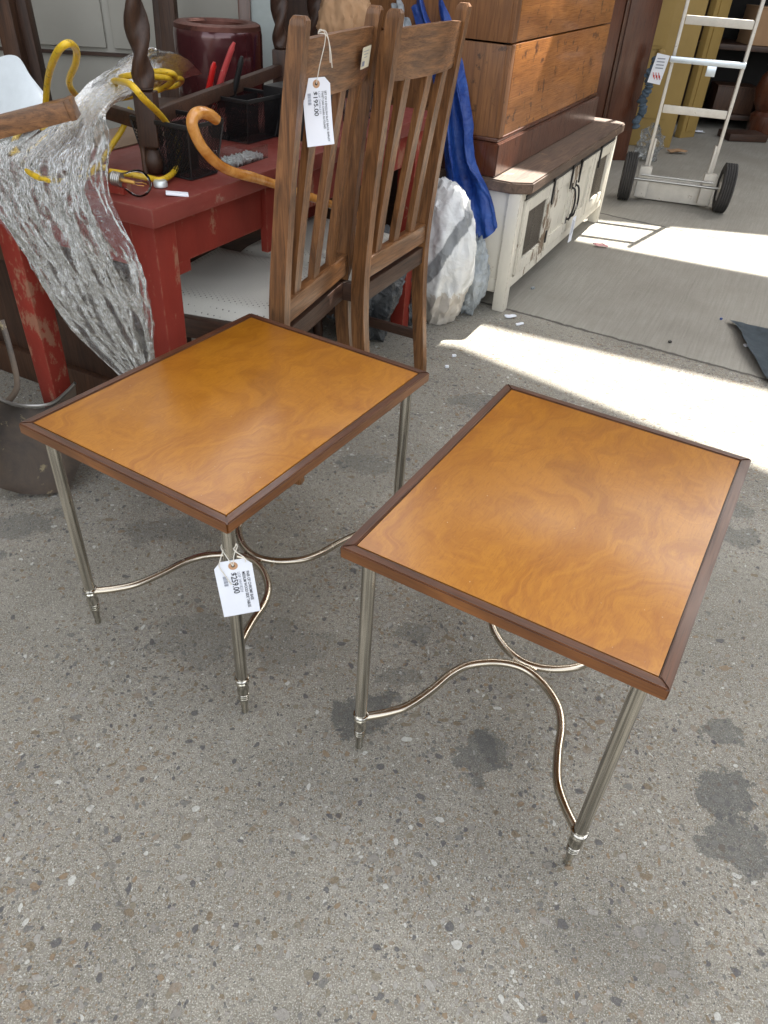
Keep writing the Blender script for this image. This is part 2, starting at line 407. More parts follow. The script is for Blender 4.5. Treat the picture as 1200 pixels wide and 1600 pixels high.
M['blackplastic'] = plain('black_plastic', (.01, .01, .011), .45)
M['redplastic'] = plain('red_plastic', (.62, .02, .018), .3)
M['pinkgrip'] = paint('worn_red_grip', (.50, .06, .06), .4, (.62, .5, .42), .56, .2, .2, 60)
M['steel'] = plain('dull_steel', (.42, .41, .39), .35, .95)
M['galv'] = plain('screw_steel', (.72, .76, .76), .35, .5)
M['maroon'] = plain('maroon_gloss', (.085, .018, .022), .22, .35, Coat_Weight=.6)
M['copper'] = paint('copper_rim', (.13, .05, .038), .4, (.08, .035, .03), .56, .3, .2, 20, metal=.7)
M['cork'] = plain('card', (.18, .12, .075), .85)
M['mat'] = paint('blue_grey_felt', (.10, .125, .145), .95, (.2, .22, .24), .62, .3, .6, 60)
M['pink'] = plain('pink_label', (.75, .38, .38), .7)
M['rope'] = paint('blue_rope', (.085, .12, .16), .9, (.2, .25, .3), .6, .3, .8, 120)
M['kraft'] = paint('brown_paper_bag', (.40, .24, .13), .8, None, .7, .25, .3, 10)

def metal_satin(name, col, rough, refl_streak=1.):
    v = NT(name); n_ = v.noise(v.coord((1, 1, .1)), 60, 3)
    refl_mask = v.ramp(v.noise(v.coord((1, 1, .012)), 190, 3, .6), [(.40, .42), (.60, 1.)])  # stripes standing in for ground reflections, put into the metal colour
    v.P(Base_Color=v.mix(1., v.mix(v.ramp(v.noise(v.coord(), 7, 3, .6), [(.35, 0.), (.75, 1.)]), col, tuple(x*.80 for x in col)), v.mix(refl_streak, (1., 1., 1.), refl_mask), 'MULTIPLY'), Metallic=1., Roughness=v.ramp(n_, [(.3, rough), (.8, rough+.1)]))
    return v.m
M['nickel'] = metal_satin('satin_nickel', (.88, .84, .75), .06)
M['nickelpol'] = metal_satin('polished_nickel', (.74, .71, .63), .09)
M['brassy'] = metal_satin('tarnished_stretcher', (.56, .495, .40), .2, .0)

def film_mat():
    v = NT('clear_plastic_film')
    co = v.coord((1, 1, 1))
    cr1 = v.noise(v.n('ShaderNodeMapping', inp={'Vector': co, 'Scale': (1, 1, .75)}).outputs[0], 90, 5, .62, .6)
    cr2 = v.noise(v.n('ShaderNodeMapping', inp={'Vector': co, 'Scale': (1, 1, .65)}).outputs[0], 240, 3, .6, .5)
    h = v.math('ADD', cr1, v.math('MULTIPLY', cr2, .35))
    b = v.n('ShaderNodeBump', inp={'Height': h, 'Strength': 1., 'Distance': .009})
    bw = v.n('ShaderNodeBump', inp={'Height': h, 'Strength': .5, 'Distance': .004})
    gl = v.n('ShaderNodeBsdfGlossy', inp={'Color': (.92, .93, .93, 1), 'Roughness': .10, 'Normal': b.outputs[0]})
    df = v.n('ShaderNodeBsdfTranslucent', inp={'Color': (.75, .77, .78, 1), 'Normal': b.outputs[0]})
    d2 = v.n('ShaderNodeBsdfDiffuse', inp={'Color': (.75, .77, .78, 1), 'Normal': b.outputs[0]})
    tr = v.n('ShaderNodeBsdfTransparent', inp={'Color': (.93, .94, .94, 1)})
    s1 = v.n('ShaderNodeMixShader', inp={0: .5, 1: df.outputs[0], 2: d2.outputs[0]})
    fr = v.n('ShaderNodeFresnel', inp={'IOR': 1.5, 'Normal': bw.outputs[0]})
    def crease(sc, stz, w_, dist):
        n_ = v.noise(v.n('ShaderNodeMapping', inp={'Vector': co, 'Scale': (1, 1, stz)}).outputs[0], sc, 3, .6, dist)
        return v.ramp(v.math('ABSOLUTE', v.math('SUBTRACT', n_, .5)), [(0., 1.), (w_, 0.)])
    brk = v.ramp(v.noise(co, 85, 3, .6), [(.44, 0.), (.60, 1.)])
    cA, cB = crease(55, .7, .022, .5), crease(140, .7, .04, .5)
    dens = v.math('ADD', v.math('MULTIPLY', v.math('MAXIMUM', cA, cB), v.math('MULTIPLY', brk, .36)), v.ramp(v.noise(co, 9, 4, .6), [(.38, .0), (.66, .07)]))
    s2 = v.n('ShaderNodeMixShader', inp={0: dens, 1: tr.outputs[0], 2: s1.outputs[0]})
    s3 = v.n('ShaderNodeMixShader', inp={0: v.math('MULTIPLY_ADD', fr.outputs[0], 1.0, .03), 1: s2.outputs[0], 2: gl.outputs[0]})
    v.t.links.new(s3.outputs[0], v.out.inputs[0]); return v.m
M['film'] = film_mat()
def glassy(name, col=(1, 1, 1), a=.15, rough=.03):
    v = NT(name)
    tr = v.n('ShaderNodeBsdfTransparent', inp={'Color': (*col, 1)}); gl = v.n('ShaderNodeBsdfGlossy', inp={'Roughness': rough})
    fr = v.n('ShaderNodeFresnel', inp={'IOR': 1.18})
    s = v.n('ShaderNodeMixShader', inp={0: v.math('ADD', fr.outputs[0], a), 1: tr.outputs[0], 2: gl.outputs[0]})
    v.t.links.new(s.outputs[0], v.out.inputs[0]); return v.m
M['glass'] = glassy('bulb_glass', (.97, .97, .97), .0, .02)
M['clearbox'] = glassy('clear_plastic_box', (.95, .96, .96), .03, .12)
def mesh_mat(name, col, pitch, open_=.35, rot=0):
    "punched wire mesh"
    v = NT(name)
    co = v.coord()
    s = v.n('ShaderNodeSeparateXYZ', inp={0: co})
    u = v.math('ADD', s.outputs[0], s.outputs[1])
    a = v.math('ADD', u, s.outputs[2]); b = v.math('SUBTRACT', u, s.outputs[2])
    fa = v.math('ABSOLUTE', v.math('SUBTRACT', v.math('FRACT', v.math('DIVIDE', a, pitch)), .5))
    fb = v.math('ABSOLUTE', v.math('SUBTRACT', v.math('FRACT', v.math('DIVIDE', b, pitch)), .5))
    hole = v.math('LESS_THAN', v.math('MAXIMUM', fa, fb), open_)
    v.P(Base_Color=col, Roughness=.5, Metallic=.0, Specular_IOR_Level=.2, Alpha=v.math('SUBTRACT', 1., hole)); return v.m
M['mesh'] = mesh_mat('black_wire_mesh', (.011, .011, .012, 1), .0066, .33)
M['wmesh'] = mesh_mat('rusty_wire_mesh', (.13, .11, .09, 1), .012, .36)
def fabric_mat():
    v = NT('dotted_seat_fabric')
    co = v.coord((85, 85, 85), (0, 0, R(45)))
    vo = v.n('ShaderNodeTexVoronoi', inp={'Vector': co, 'Scale': 1., 'Randomness': 0.})
    d = v.ramp(vo.outputs['Distance'], [(.13, 1.), (.2, 0.)])
    w = v.noise(v.coord((1, 1, 1)), 500, 2)
    v.P(Base_Color=v.mix(d, v.mix(w, (.50, .49, .44), (.64, .63, .57)), (.16, .15, .14)), Roughness=.9)
    v.bump(v.math('SUBTRACT', w, d), .4, .002); return v.m
M['fabric'] = fabric_mat()
def tarp_mat(name, col, col2, rough=.45, trans=.15, crinkle=.5, band=False):
    v = NT(name)
    n1 = v.noise(v.coord(), 9, 7, .68, .6); na = v.noise(v.coord(), 14, 2, .5, .5); n2 = v.math('MULTIPLY', v.math('ABSOLUTE', v.math('SUBTRACT', na, .5)), -6.)
    c = v.mix(v.ramp(n1, [(.35, 0.), (.7, 1.)]), col, col2)
    if band:        # printed grey stripe and a muddy bottom
        sp_ = v.n('ShaderNodeSeparateXYZ', inp={0: v.coord()})
        q = v.math('ADD', v.math('MULTIPLY', sp_.outputs[0], 1.2), v.math('MULTIPLY', sp_.outputs[2], -.75))
        q = v.math('ADD', q, v.math('MULTIPLY', n1, .05))
        c = v.mix(v.ramp(v.math('ABSOLUTE', v.math('ADD', q, .03)), [(.028, .85), (.034, 0.)]), c, (.16, .17, .18))
        c = v.mix(v.ramp(v.math('ADD', sp_.outputs[2], v.math('MULTIPLY', n1, .2)), [(-.1, .6), (.0, 0.)]), c, (.42, .35, .27))
    v.P(Base_Color=c, Roughness=rough)
    v.bump(v.math('ADD', n1, v.math('MULTIPLY', n2, .2)), crinkle, .03); return v.m
M['tarp'] = tarp_mat('blue_tarpaulin', (.008, .035, .20), (.018, .075, .31), .42)
M['bag'] = tarp_mat('silver_plastic', (.62, .63, .63), (.80, .80, .78), .34, crinkle=.4, band=True)
M['bagdark'] = tarp_mat('dark_plastic', (.045, .05, .055), (.12, .125, .13), .26, crinkle=.9)
M['greyplastic'] = tarp_mat('grey_plastic', (.25, .28, .30), (.45, .48, .50), .3, crinkle=.8)
def yellow_mat():
    v = NT('yellow_cable'); n_ = v.noise(v.coord(), 90, 5, .7); n2 = v.noise(v.coord(), 14, 4)
    c = v.mix(v.ramp(n_, [(.56, 0.), (.66, 1.)]), (.68, .44, .018), (.22, .15, .03)); c = v.mix(v.ramp(n2, [(.4, 0.), (.8, .5)]), c, (.42, .28, .03))
    v.P(Base_Color=c, Roughness=.4); return v.m
M['yellow'] = yellow_mat()
def cane_mat():
    v = NT('varnished_cane'); n_ = v.noise(v.coord((4, 4, 4)), 6, 6, .65, 1)
    v.P(Base_Color=v.mix(v.ramp(n_, [(.35, 0.), (.68, 1.)]), (.42, .15, .02), (.66, .33, .09)), Roughness=.26, Coat_Weight=.5); return v.m
M['cane'] = cane_mat()
def rust_mat():
    v = NT('rusty_steel'); n_ = v.noise(v.coord(), 7, 8, .7, .5); n2 = v.noise(v.coord(), 26, 6, .7)
    c = v.mix(v.ramp(n_, [(.4, 0.), (.65, 1.)]), (.085, .07, .06), (.17, .125, .09))
    c = v.mix(v.ramp(n2, [(.62, 0.), (.68, 1.)]), c, (.33, .27, .16))
    v.P(Base_Color=c, Roughness=v.ramp(n_, [(.3, .38), (.7, .7)]), Metallic=.35); v.bump(n2, .3, .004); return v.m
M['rust'] = rust_mat()
def canvas_mat():
    v = NT('gobo_canvas'); n_ = v.noise(v.coord(), 3, 4)
    c = v.mix(n_, (.20, .19, .17), (.27, .26, .235))
    d = v.n('ShaderNodeBsdfDiffuse', inp={0: c}); t = v.n('ShaderNodeBsdfTranslucent', inp={0: c})
    s = v.n('ShaderNodeMixShader', inp={0: .05, 1: d.outputs[0], 2: t.outputs[0]})
    v.t.links.new(s.outputs[0], v.out.inputs[0]); return v.m
M['canvas'] = canvas_mat()

# ------------------------------------------------------------------ the setting
bm = NB()
bmesh.ops.create_grid(bm, x_segments=1, y_segments=1, size=60)
tag(obj('ground', bm, M['ground'], smooth=False), kind='structure')

bm = NB(); vs = [bm.verts.new(p) for p in [(-60, -60, .004), (60, -60, .004), (60, 60, .004), (3.4, 60, .004), (3.4, -.9, .004), (-60, -.9, .004)]]; bm.faces.new(vs)  # unseen dark sheet added to stop sunlit ground bouncing light in
tag(obj('bounce_absorber', bm, paint('absorber_asphalt', (.05, .05, .05), .85, None, .7, .3, .5, 30), smooth=False), kind='structure')
# unseen panels added to block the sun; their gaps form the sunlit strips
ZR = 4.6
def up(p, z=0.):
    "point of the canopy plane that shades point p of height z"
    p = Vector((p[0], p[1], z)); return p + SD*((ZR-z)/SD.z)
def gobo(poly, label, hole=None):
    bm = NB(); pts = [up(p) for p in poly]
    vs = [bm.verts.new(p) for p in pts]; es = [bm.edges.new((vs[i], vs[(i+1) % len(vs)])) for i in range(len(vs))]
    if hole:
        for h in hole:
            hv = [bm.verts.new(p) for p in h]; es += [bm.edges.new((hv[i], hv[(i+1) % len(hv)])) for i in range(len(hv))]
    bmesh.ops.triangle_fill(bm, use_beauty=True, edges=es)
    r = bmesh.ops.extrude_face_region(bm, geom=list(bm.faces))
    for v in [g for g in r['geom'] if isinstance(g, bmesh.types.BMVert)]: v.co.z += .012
    tag(obj('sun_gobo', bm, M['canvas'], smooth=False), label, 'gobo', 'added panels that shape the sunlight')
def ext(a, b, t): return (a[0]+(b[0]-a[0])*t, a[1]+(b[1]-a[1])*t)
b1a, b1b = (.317, 2.801), (1.329, 2.391)      # far edge of the first sun strip
b1c, b1d = (.232, 2.581), (1.136, 1.867)      # near edge
b2c, b2d = (.939, 3.939), (1.776, 3.601)
b2a, b2b = (1.06, 4.36), (2.028, 4.284)
railhole = [up((.055, 2.25), 1.0), up((.095, 2.235), 1.0), up((.14, 2.34), 1.0), up((.095, 2.36), 1.0)]  # hole cut to put sun on a chair crest rail
gobo([(-.40, 2.36), (-.02, 2.47), (.10, 2.60), b1c, ext(b1c, b1d, 3.2), (3.6, -.9), (-2.6, -.9), (-2.9, 3.6)], 'canvas canopy added out of view to shade the two side tables', [railhole])
gobo([ext(b1a, b1b, -.75), ext(b1a, b1b, 3.2), ext(b2c, b2d, 2.8), ext(b2c, b2d, -1.2), (-2.9, 5.4), (-2.9, 3.62)], 'canvas canopy added out of view to part the two strips of sunlight')
gobo([ext(b2a, b2b, -.9), ext(b2a, b2b, 2.6), (5.2, 9.5), (-2.9, 9.5), (-2.9, 5.42)], 'canvas canopy added out of view to shade the wardrobes at the back')

# ------------------------------------------------------------------ the two side tables
TL, TW, TH, TT, INS = .609, .4712, .5, .0205, .032
def leg_profile():
    P = [(.0035, .0), (.0062, .002), (.0072, .006), (.0064, .0105), (.0060, .013), (.0064, .015), (.0082, .036), (.0086, .0405)]
    for k in range(3):
        z = .0415+k*.0052; P += [(.0092, z), (.0106, z+.0012), (.0108, z+.0026), (.0104, z+.004), (.0090, z+.0046)]
    P += [(.0098, .058), (.0112, .062), (.0118, .067), (.0112, .073), (.0096, .079), (.0092, .082), (.0104, .0835), (.0122, .086), (.0128, .0885), (.0124, .091),
          (.0108, .0925), (.0106, .0938), (.0120, .0945), (.0131, .0965), (.0138, .0995), (.0141, .1005), (.0132, .1015), (.0112, .102)]
    return P
def make_side_table():
    t = thing('side_table', '', 'side table')
    a, b = TL/2, TW/2; fw = .0160
    # veneer panel
    bm = NB(); box(bm, (0, 0, TH-.0115), (TL-2*fw-.003, TW-2*fw-.003, .021), bev=.0015); obj('table_top', bm, M['veneer'], t)
    # mitred frame, four rails as one surround
    def rail(name, p, q, r, s, mat):
        bm = NB()
        prism(bm, [p, q, r, s], TH-TT, TH)
        bmesh.ops.bevel(bm, geom=list(bm.edges), offset=.0018, segments=2, affect='EDGES')
        bm.normal_update()
        for f in bm.faces:      # stained amber on the outer side, dark on top
            c = f.calc_center_median()
            if abs(f.normal.z) < .4 and (abs(abs(c.x)-a) < .002 or abs(abs(c.y)-b) < .002): f.material_index = 1
        obj(name, bm, [mat, M['edge_amber'] if mat is M['walnut_x'] else M['edge_amber_y']], t)
    o = [(-a, -b), (a, -b), (a, b), (-a, b)]; i_ = [(-a+fw, -b+fw), (a-fw, -b+fw), (a-fw, b-fw), (-a+fw, b-fw)]
    for k in range(4):
        n_ = (k+1) % 4
        rail('edge_rail', o[k], o[n_], i_[n_], i_[k], M['walnut_x'] if k % 2 == 0 else M['walnut_y'])
    # lower amber coloured apron band on the sides (3 mm proud at the bottom half of the edge)
    # dark groove between panel and frame
    bm = NB(); box(bm, (0, 0, TH-.014), (TL-2*fw+.004, TW-2*fw+.004, .010), bev=0); obj('under_board', bm, M['walnut_x'], t)
    lx, ly = a-INS, b-INS
    for sx, sy in ((-1, 1), (-1, -1), (1, -1), (1, 1)):
        bm = NB(); n = 36
        lathe(bm, [(.0108, .1015), (.0109, .11), (.0109, TH-TT-.0062), ], n, Matrix.Translation((sx*lx, sy*ly, 0)))
        lathe(bm, [(.0128, TH-TT-.006), (.0132, TH-TT-.0035), (.0128, TH-TT)], n, Matrix.Translation((sx*lx, sy*ly, 0)))
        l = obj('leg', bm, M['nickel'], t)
        bm = NB(); lathe(bm, leg_profile(), 28, Matrix.Translation((sx*lx, sy*ly, 0)))
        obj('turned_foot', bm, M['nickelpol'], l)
    half = [(-.270, .198), (-.240, .168), (-.205, .143), (-.150, .124), (-.100, .112), (-.062, .094), (-.034, .066), (-.015, .034), (-.0075, 0)]
    for s in (1, -1):
        path = [(x*s, y*s, .094) for x, y in half] + [(x*s, -y*s, .094) for x, y in half[-2::-1]]
        bm = NB(); pts = catmull(path, 6)
        # flat-sided oval bar
        tube(bm, pts, .0075, 12, upv=(0, 0, 1), sq=1.1)
        obj('curved_stretcher', bm, M['brassy'], t)
    bm = NB(); box(bm, (0, 0, .094), (.012, .05, .009), bev=.003); obj('stretcher_joint', bm, M['brassy'], t)
    return t
tA = make_side_table()
tA.location = (-.2824, 1.2152, 0); tA.rotation_euler.z = 1.0528
tA['group'] = 'matching side tables'
tB = copy_tree(tA); tB.location = (.292, .9597, 0); tB.rotation_euler.z = 1.0796
tA['label'] = 'side table with a price tag on its leg, in front of the slat back chairs'
tB['label'] = 'side table without a price tag, standing on the concrete at the right'

# ------------------------------------------------------------------ tags with lettering
def text_part(name, s, size, M4, mat, parent, off=0., sx=1., kind=None):
    cu = bpy.data.curves.new('lettering', 'FONT'); cu.body = s; cu.size = size; cu.offset = off; cu.extrude = .00006
    o = bpy.data.objects.new('tmp', cu); COL.objects.link(o)
    dg = bpy.context.evaluated_depsgraph_get(); me = bpy.data.meshes.new_from_object(o.evaluated_get(dg))
    bpy.data.objects.remove(o)
    me.transform(M4 @ Matrix.Diagonal((sx, 1, 1, 1)))
    me.materials.clear(); me.materials.append(mat)
    p = bpy.data.objects.new(name, me); COL.objects.link(p); p.parent = parent
    return p
def fit_text(name, s, length, size, M4, mat, parent, off=0.):
    cu = bpy.data.curves.new('m', 'FONT'); cu.body = s; cu.size = size; cu.offset = off
    o = bpy.data.objects.new('tmp', cu); COL.objects.link(o); bpy.context.view_layer.update()
    w = max(o.dimensions.x, 1e-4); bpy.data.objects.remove(o)
    return text_part(name, s, size, M4, mat, parent, off, length/w)
def price_tag(label, Mw, lines, price, code, strings, w=.06, h=.118, bend=0., pl=.045):
    "local frame: origin at the eyelet, x right, y up, z towards the viewer"
    t = bpy.data.objects.new('price_tag', None); COL.objects.link(t); t.matrix_world = Mw; t.empty_display_size = .02
    tag(t, label, 'price tag')
    a = w/2; top = .011; c = .012
    bz = lambda y: bend*(((-y)/h)**2)*h
    bm = NB(); ny = 14; nx = 6
    ys = [top - (top+h-top)*k/ny for k in range(ny+1)]
    ys = sorted(set([round(y, 5) for y in ys] + [top-c]), reverse=True)
    F_, B_ = [], []
    for y in ys:
        ww = a if y <= top-c else a - (y-(top-c))*.95
        F_.append([bm.verts.new((-ww+2*ww*k/nx, y, bz(y)+.0002)) for k in range(nx+1)])
        B_.append([bm.verts.new((-ww+2*ww*k/nx, y, bz(y)-.0002)) for k in range(nx+1)])
    for r in range(len(ys)-1):
        for k in range(nx):
            bm.faces.new((F_[r][k], F_[r+1][k], F_[r+1][k+1], F_[r][k+1])); bm.faces.new((B_[r][k], B_[r][k+1], B_[r+1][k+1], B_[r+1][k]))
        bm.faces.new((F_[r][0], B_[r][0], B_[r+1][0], F_[r+1][0])); bm.faces.new((F_[r][-1], F_[r+1][-1], B_[r+1][-1], B_[r][-1]))
    for k in range(nx):
        bm.faces.new((F_[0][k], F_[0][k+1], B_[0][k+1], B_[0][k])); bm.faces.new((F_[-1][k], B_[-1][k], B_[-1][k+1], F_[-1][k+1]))
    obj('card', bm, M['paper'], t)
    bm = NB(); lathe(bm, [(.0075, .0003), (.0075, .0008), (.0028, .0008), (.0028, .0003)], 20, None, False, False); ring = obj('eyelet_patch', bm, M['manila'], t)
    bm = NB(); lathe(bm, [(.0001, .0004), (.0027, .0004), (.0027, .0006), (.0001, .0006)], 14); obj('eyelet_hole', bm, M['dark'], t)
    # lettering runs down the tag: glyph x = -Y, glyph up = +X
    def TM(x, y): 
        sl = Matrix(((0, 1, 0, x), (-1, 0, 0, y), (0, 0, 1, .0008), (0, 0, 0, 1))); return sl
    parts = []
    for (s, x, y, ln, sz, off, mt) in lines: parts.append(fit_text('printed_text', s, ln, sz, TM(x, y), M[mt], t, off))
    s, x, y, ln, sz = price; parts.append(fit_text('printed_price', s, ln, sz, TM(x, y), M['ink'], t, sz*.012))
    x, y, ln, wd = code; bm = NB(); rnd = random.Random(5); q = 0
    while q < ln:
        b_ = rnd.choice((.0004, .0007, .0011)); box(bm, (x, y-q-b_/2, .0008), (wd, b_, .0001), bev=0); q += b_+rnd.choice((.0004, .0006, .001))
    parts.append(obj('printed_barcode', bm, M['inkgrey'], t, smooth=False))
    for p in parts:
        me = p.data
        for v in me.vertices: v.co.z += bz(min(v.co.y, 0))
    Mi = Mw.inverted()
    for st in strings:
        bm = NB(); tube(bm, catmull([Mi @ Vector(p) for p in st], 6), .0009, 6); obj('string', bm, M['string'], t)
    return t

# tag on the near leg of the left table
c_, s_ = cos(1.0528), sin(1.0528)
lxl, lyl = -(TL/2-INS), -(TW/2-INS)
LEG = Vector((-.2824 + c_*lxl - s_*lyl, 1.2152 + s_*lxl + c_*lyl, 0))
tocam = Vector((0-LEG.x, 0-LEG.y, 0)).normalized()
PN = Vector((tocam.x, tocam.y, .10)).normalized()
TP = LEG + tocam*.016 + Vector((0, 0, .37))
eye = atp(364, 884, TP, PN)
botc = atp(380, 966, TP, PN)
ty = (eye-botc).normalized(); tx = ty.cross(PN).normalized()
Mt = frame(eye, tx, ty)
lg = lambda ang, z: LEG + Vector((cos(ang)*.0125, sin(ang)*.0125, z))
za = math.atan2(tocam.y, tocam.x)
zk = eye.z + .026
price_tag('white price tag reading $259.00, tied to the near leg of the left side table', Mt,
    [('PAIR OF CHROME BASE', .0185, -.014, .060, .0068, .00004, 'ink'), ('MEDIUM WOOD SIDE TABLES', .0118, -.014, .074, .0068, .00004, 'ink'), ('LOF 24H18224', .0046, -.013, .041, .0066, 0, 'inkgrey')],
    ('$259.00', -.0062, -.013, .042, .0135), (-.016, -.018, .020, .0065),
    [[eye+PN*.001, lg(za-.55, zk-.006), lg(za-1.6, zk+.004), lg(za-3.1, zk+.006), lg(za-4.7, zk+.004), lg(za-5.75, zk-.006), eye+PN*.001],
     [lg(za-4.9, zk+.008), lg(za-5.7, zk+.004), eye+tx*.019+PN*.004+ty*.016, eye+tx*.021+PN*.004+ty*.006],
     [lg(za-.9, zk+.003), eye-tx*.018+ty*.016+PN*.003, eye-tx*.021+ty*.005+PN*.003, eye-tx*.016-ty*.012+PN*.002, eye-tx*.008-ty*.035+PN*.002]],
    h=.112)

# ------------------------------------------------------------------ slat back chairs
def make_chair():
    t = thing('slat_back_chair', '', 'chair')
    HW = .204; pw, pd = .032, .040        # half width, post section
    prof = [(-.035, 0), (-.012, .20), (0, .34), (0, .50), (-.022, .75), (-.050, .98), (-.062, 1.062)]
    def post(s):
        bm = NB(); rings = []
        pts = catmull([Vector((s*HW, y, z)) for y, z in prof], 4)
        for k, p in enumerate(pts):
            f = 1 - .18*max(0, (p.z-.5)/.6) - .12*max(0, (.3-p.z)/.3)
            r = [bm.verts.new(p + Vector((dx*pw/2*f, dy*pd/2*f, 0))) for dx, dy in ((-1, -1), (1, -1), (1, 1), (-1, 1))]
            rings.append(r)
        for A, B in zip(rings, rings[1:]):
            for k in range(4): bm.faces.new((A[k], A[(k+1) % 4], B[(k+1) % 4], B[k]))
        bm.faces.new(rings[0][::-1])
        # softly domed top
        tp = pts[-1]; r2 = [bm.verts.new(tp + Vector((dx*pw/2*.55, dy*pd/2*.6, .007))) for dx, dy in ((-1, -1), (1, -1), (1, 1), (-1, 1))]
        for k in range(4): bm.faces.new((rings[-1][k], rings[-1][(k+1) % 4], r2[(k+1) % 4], r2[k]))
        bm.faces.new(r2)
        es = [e for e in bm.edges if abs((e.verts[0].co-e.verts[1].co).normalized().z) > .6]
        bmesh.ops.bevel(bm, geom=es, offset=.003, segments=2, affect='EDGES')
        obj('rear_post', bm, M['oak_z'], t, angle=35)
    post(-1); post(1)
    yb = lambda z: catmull([Vector((y, z_, 0)) for y, z_ in prof], 8)
    def yat(z):
        L = yb(0)
        for a, b in zip(L, L[1:]):
            if a.y <= z <= b.y: return a.x + (b.x-a.x)*(z-a.y)/max(1e-6, b.y-a.y)
        return L[-1].x
    # curved crest rail
    bm = NB(); n = 16; z0, z1 = .925, 1.030; L = []
    W2 = HW-pw/2*.84
    for k in range(n+1):
        u = -1+2*k/n; x = u*W2; bow = -.022*(1-u*u)
        crown = .006*(1-u*u)
        L.append([bm.verts.new((x, yat(z0)+bow-.010, z0)), bm.verts.new((x, yat(z0)+bow+.010, z0)),
                  bm.verts.new((x, yat(z1)+bow+.009, z1+crown)), bm.verts.new((x, yat(z1)+bow-.009, z1+crown))])
    for A, B in zip(L, L[1:]):
        for k in range(4): bm.faces.new((A[k], A[(k+1) % 4], B[(k+1) % 4], B[k]))
    bm.faces.new(L[0][::-1]); bm.faces.new(L[-1])
    es = [e for e in bm.edges if abs((e.verts[0].co-e.verts[1].co).normalized().x) > .7]
    bmesh.ops.bevel(bm, geom=es, offset=.003, segments=2, affect='EDGES')
    obj('crest_rail', bm, M['oak_x'], t)
    # lower back rail
    bm = NB(); box(bm, (0, 0.0, .4745), (2*(HW-pw/2), .030, .055), bev=.0035); obj('back_rail', bm, M['oak_x'], t)
    for fx in (.17, .47, .77):
        x = (-1+2*fx)*W2*.98
        u = x/W2; bow = -.022*(1-u*u)
        bm = NB(); rings = []
        for k in range(9):
            z = .498+(.928-.498)*k/8; bb = bow*k/8
            y = yat(z)+bb
            rings.append([bm.verts.new((x+dx*.0185, y+dy*.0085, z)) for dx, dy in ((-1, -1), (1, -1), (1, 1), (-1, 1))])
        for A, B in zip(rings, rings[1:]):
            for k in range(4): bm.faces.new((A[k], A[(k+1) % 4], B[(k+1) % 4], B[k]))
        bm.faces.new(rings[0][::-1]); bm.faces.new(rings[-1])
        es = [e for e in bm.edges if abs((e.verts[0].co-e.verts[1].co).normalized().z) > .6]
        bmesh.ops.bevel(bm, geom=es, offset=.002, segments=2, affect='EDGES')
        obj('back_slat', bm, M['oak_z'], t)
    # seat
    FW, D = .235, .40
    bm = NB(); box(bm, (0, 0.0, .405), (2*(HW-pw/2), .024, .05), bev=.002); obj('seat_rail', bm, M['oakd_x'], t)
    bm = NB(); box(bm, (0, D, .405), (2*FW-.04, .024, .05), bev=.002); obj('seat_rail', bm, M['oakd_x'], t)
    for s in (-1, 1):
        bm = NB(); beam(bm, (s*HW, .02, .405), (s*FW, D-.02, .405), .024, .05, bev=.002); obj('seat_rail', bm, M['oakd_y'], t)
        # barley twist front leg
        bm = NB(); box(bm, (s*FW, D, .375), (.042, .042, .11), bev=.003); box(bm, (s*FW, D, .12), (.042, .042, .08), bev=.003)
        rings = []
        for k in range(49):
            z = .16+.16*k/48; a = k/48*2*pi*1.8
            rings.append([bm.verts.new((s*FW+(.015+.0045*cos(2*(2*pi*j/16-a)))*cos(2*pi*j/16), D+(.015+.0045*cos(2*(2*pi*j/16-a)))*sin(2*pi*j/16), z)) for j in range(16)])
        for A, B in zip(rings, rings[1:]):
            for j in range(16): bm.faces.new((A[j], A[(j+1) % 16], B[(j+1) % 16], B[j]))
        lathe(bm, [(.013, 0), (.017, .012), (.020, .035), (.015, .06), (.018, .082)], 16, Matrix.Translation((s*FW, D, 0)))
        obj('front_leg', bm, M['oakd_z'], t)
        bm = NB(); beam(bm, (s*HW, -.008, .13), (s*FW, D-.02, .12), .02, .03, bev=.003); obj('side_stretcher', bm, M['oakd_y'], t)
    bm = NB(); box(bm, (0, D-.002, .12), (2*FW-.04, .02, .028), bev=.003); obj('front_stretcher', bm, M['oakd_x'], t)
    bm = NB()
    nx, ny = 14, 14; V = []
    for j in range(ny+1):
        v = j/ny; y = .022+(D-.006)*v; hw = HW-.012+(FW-HW)*v; row = []
        for k in range(nx+1):
            u = -1+2*k/nx; e = min(1-abs(u), min(v, 1-v)*2); row.append(bm.verts.new((u*hw, y, .43+.028*min(1, e*5)**.5+.004*(1-u*u))))
        V.append(row)
    for j in range(ny):
        for k in range(nx): bm.faces.new((V[j][k], V[j][k+1], V[j+1][k+1], V[j+1][k]))
    obj('seat', bm, M['fabric'], t, angle=80)
    return t
def place_between(o, pl, pr_):
    "rear posts at pl (left) and pr_ (right) seen from behind"
    d = Vector((pr_[0]-pl[0], pr_[1]-pl[1])); mid = ((pl[0]+pr_[0])/2, (pl[1]+pr_[1])/2)
    o.location = (mid[0], mid[1], 0); o.rotation_euler.z = math.atan2(d.y, d.x)
ch1 = make_chair(); ch1['group'] = 'oak slat back chairs'
ch2 = copy_tree(ch1)
place_between(ch1, (-.278, 1.655), (-.158, 2.045))
place_between(ch2, (-.108, 1.995), (.062, 2.37))
ch1['label'] = 'oak slat back chair with a price tag and paper sticker on its crest rail'
ch2['label'] = 'oak slat back chair without a tag, next to the blue tarpaulin'
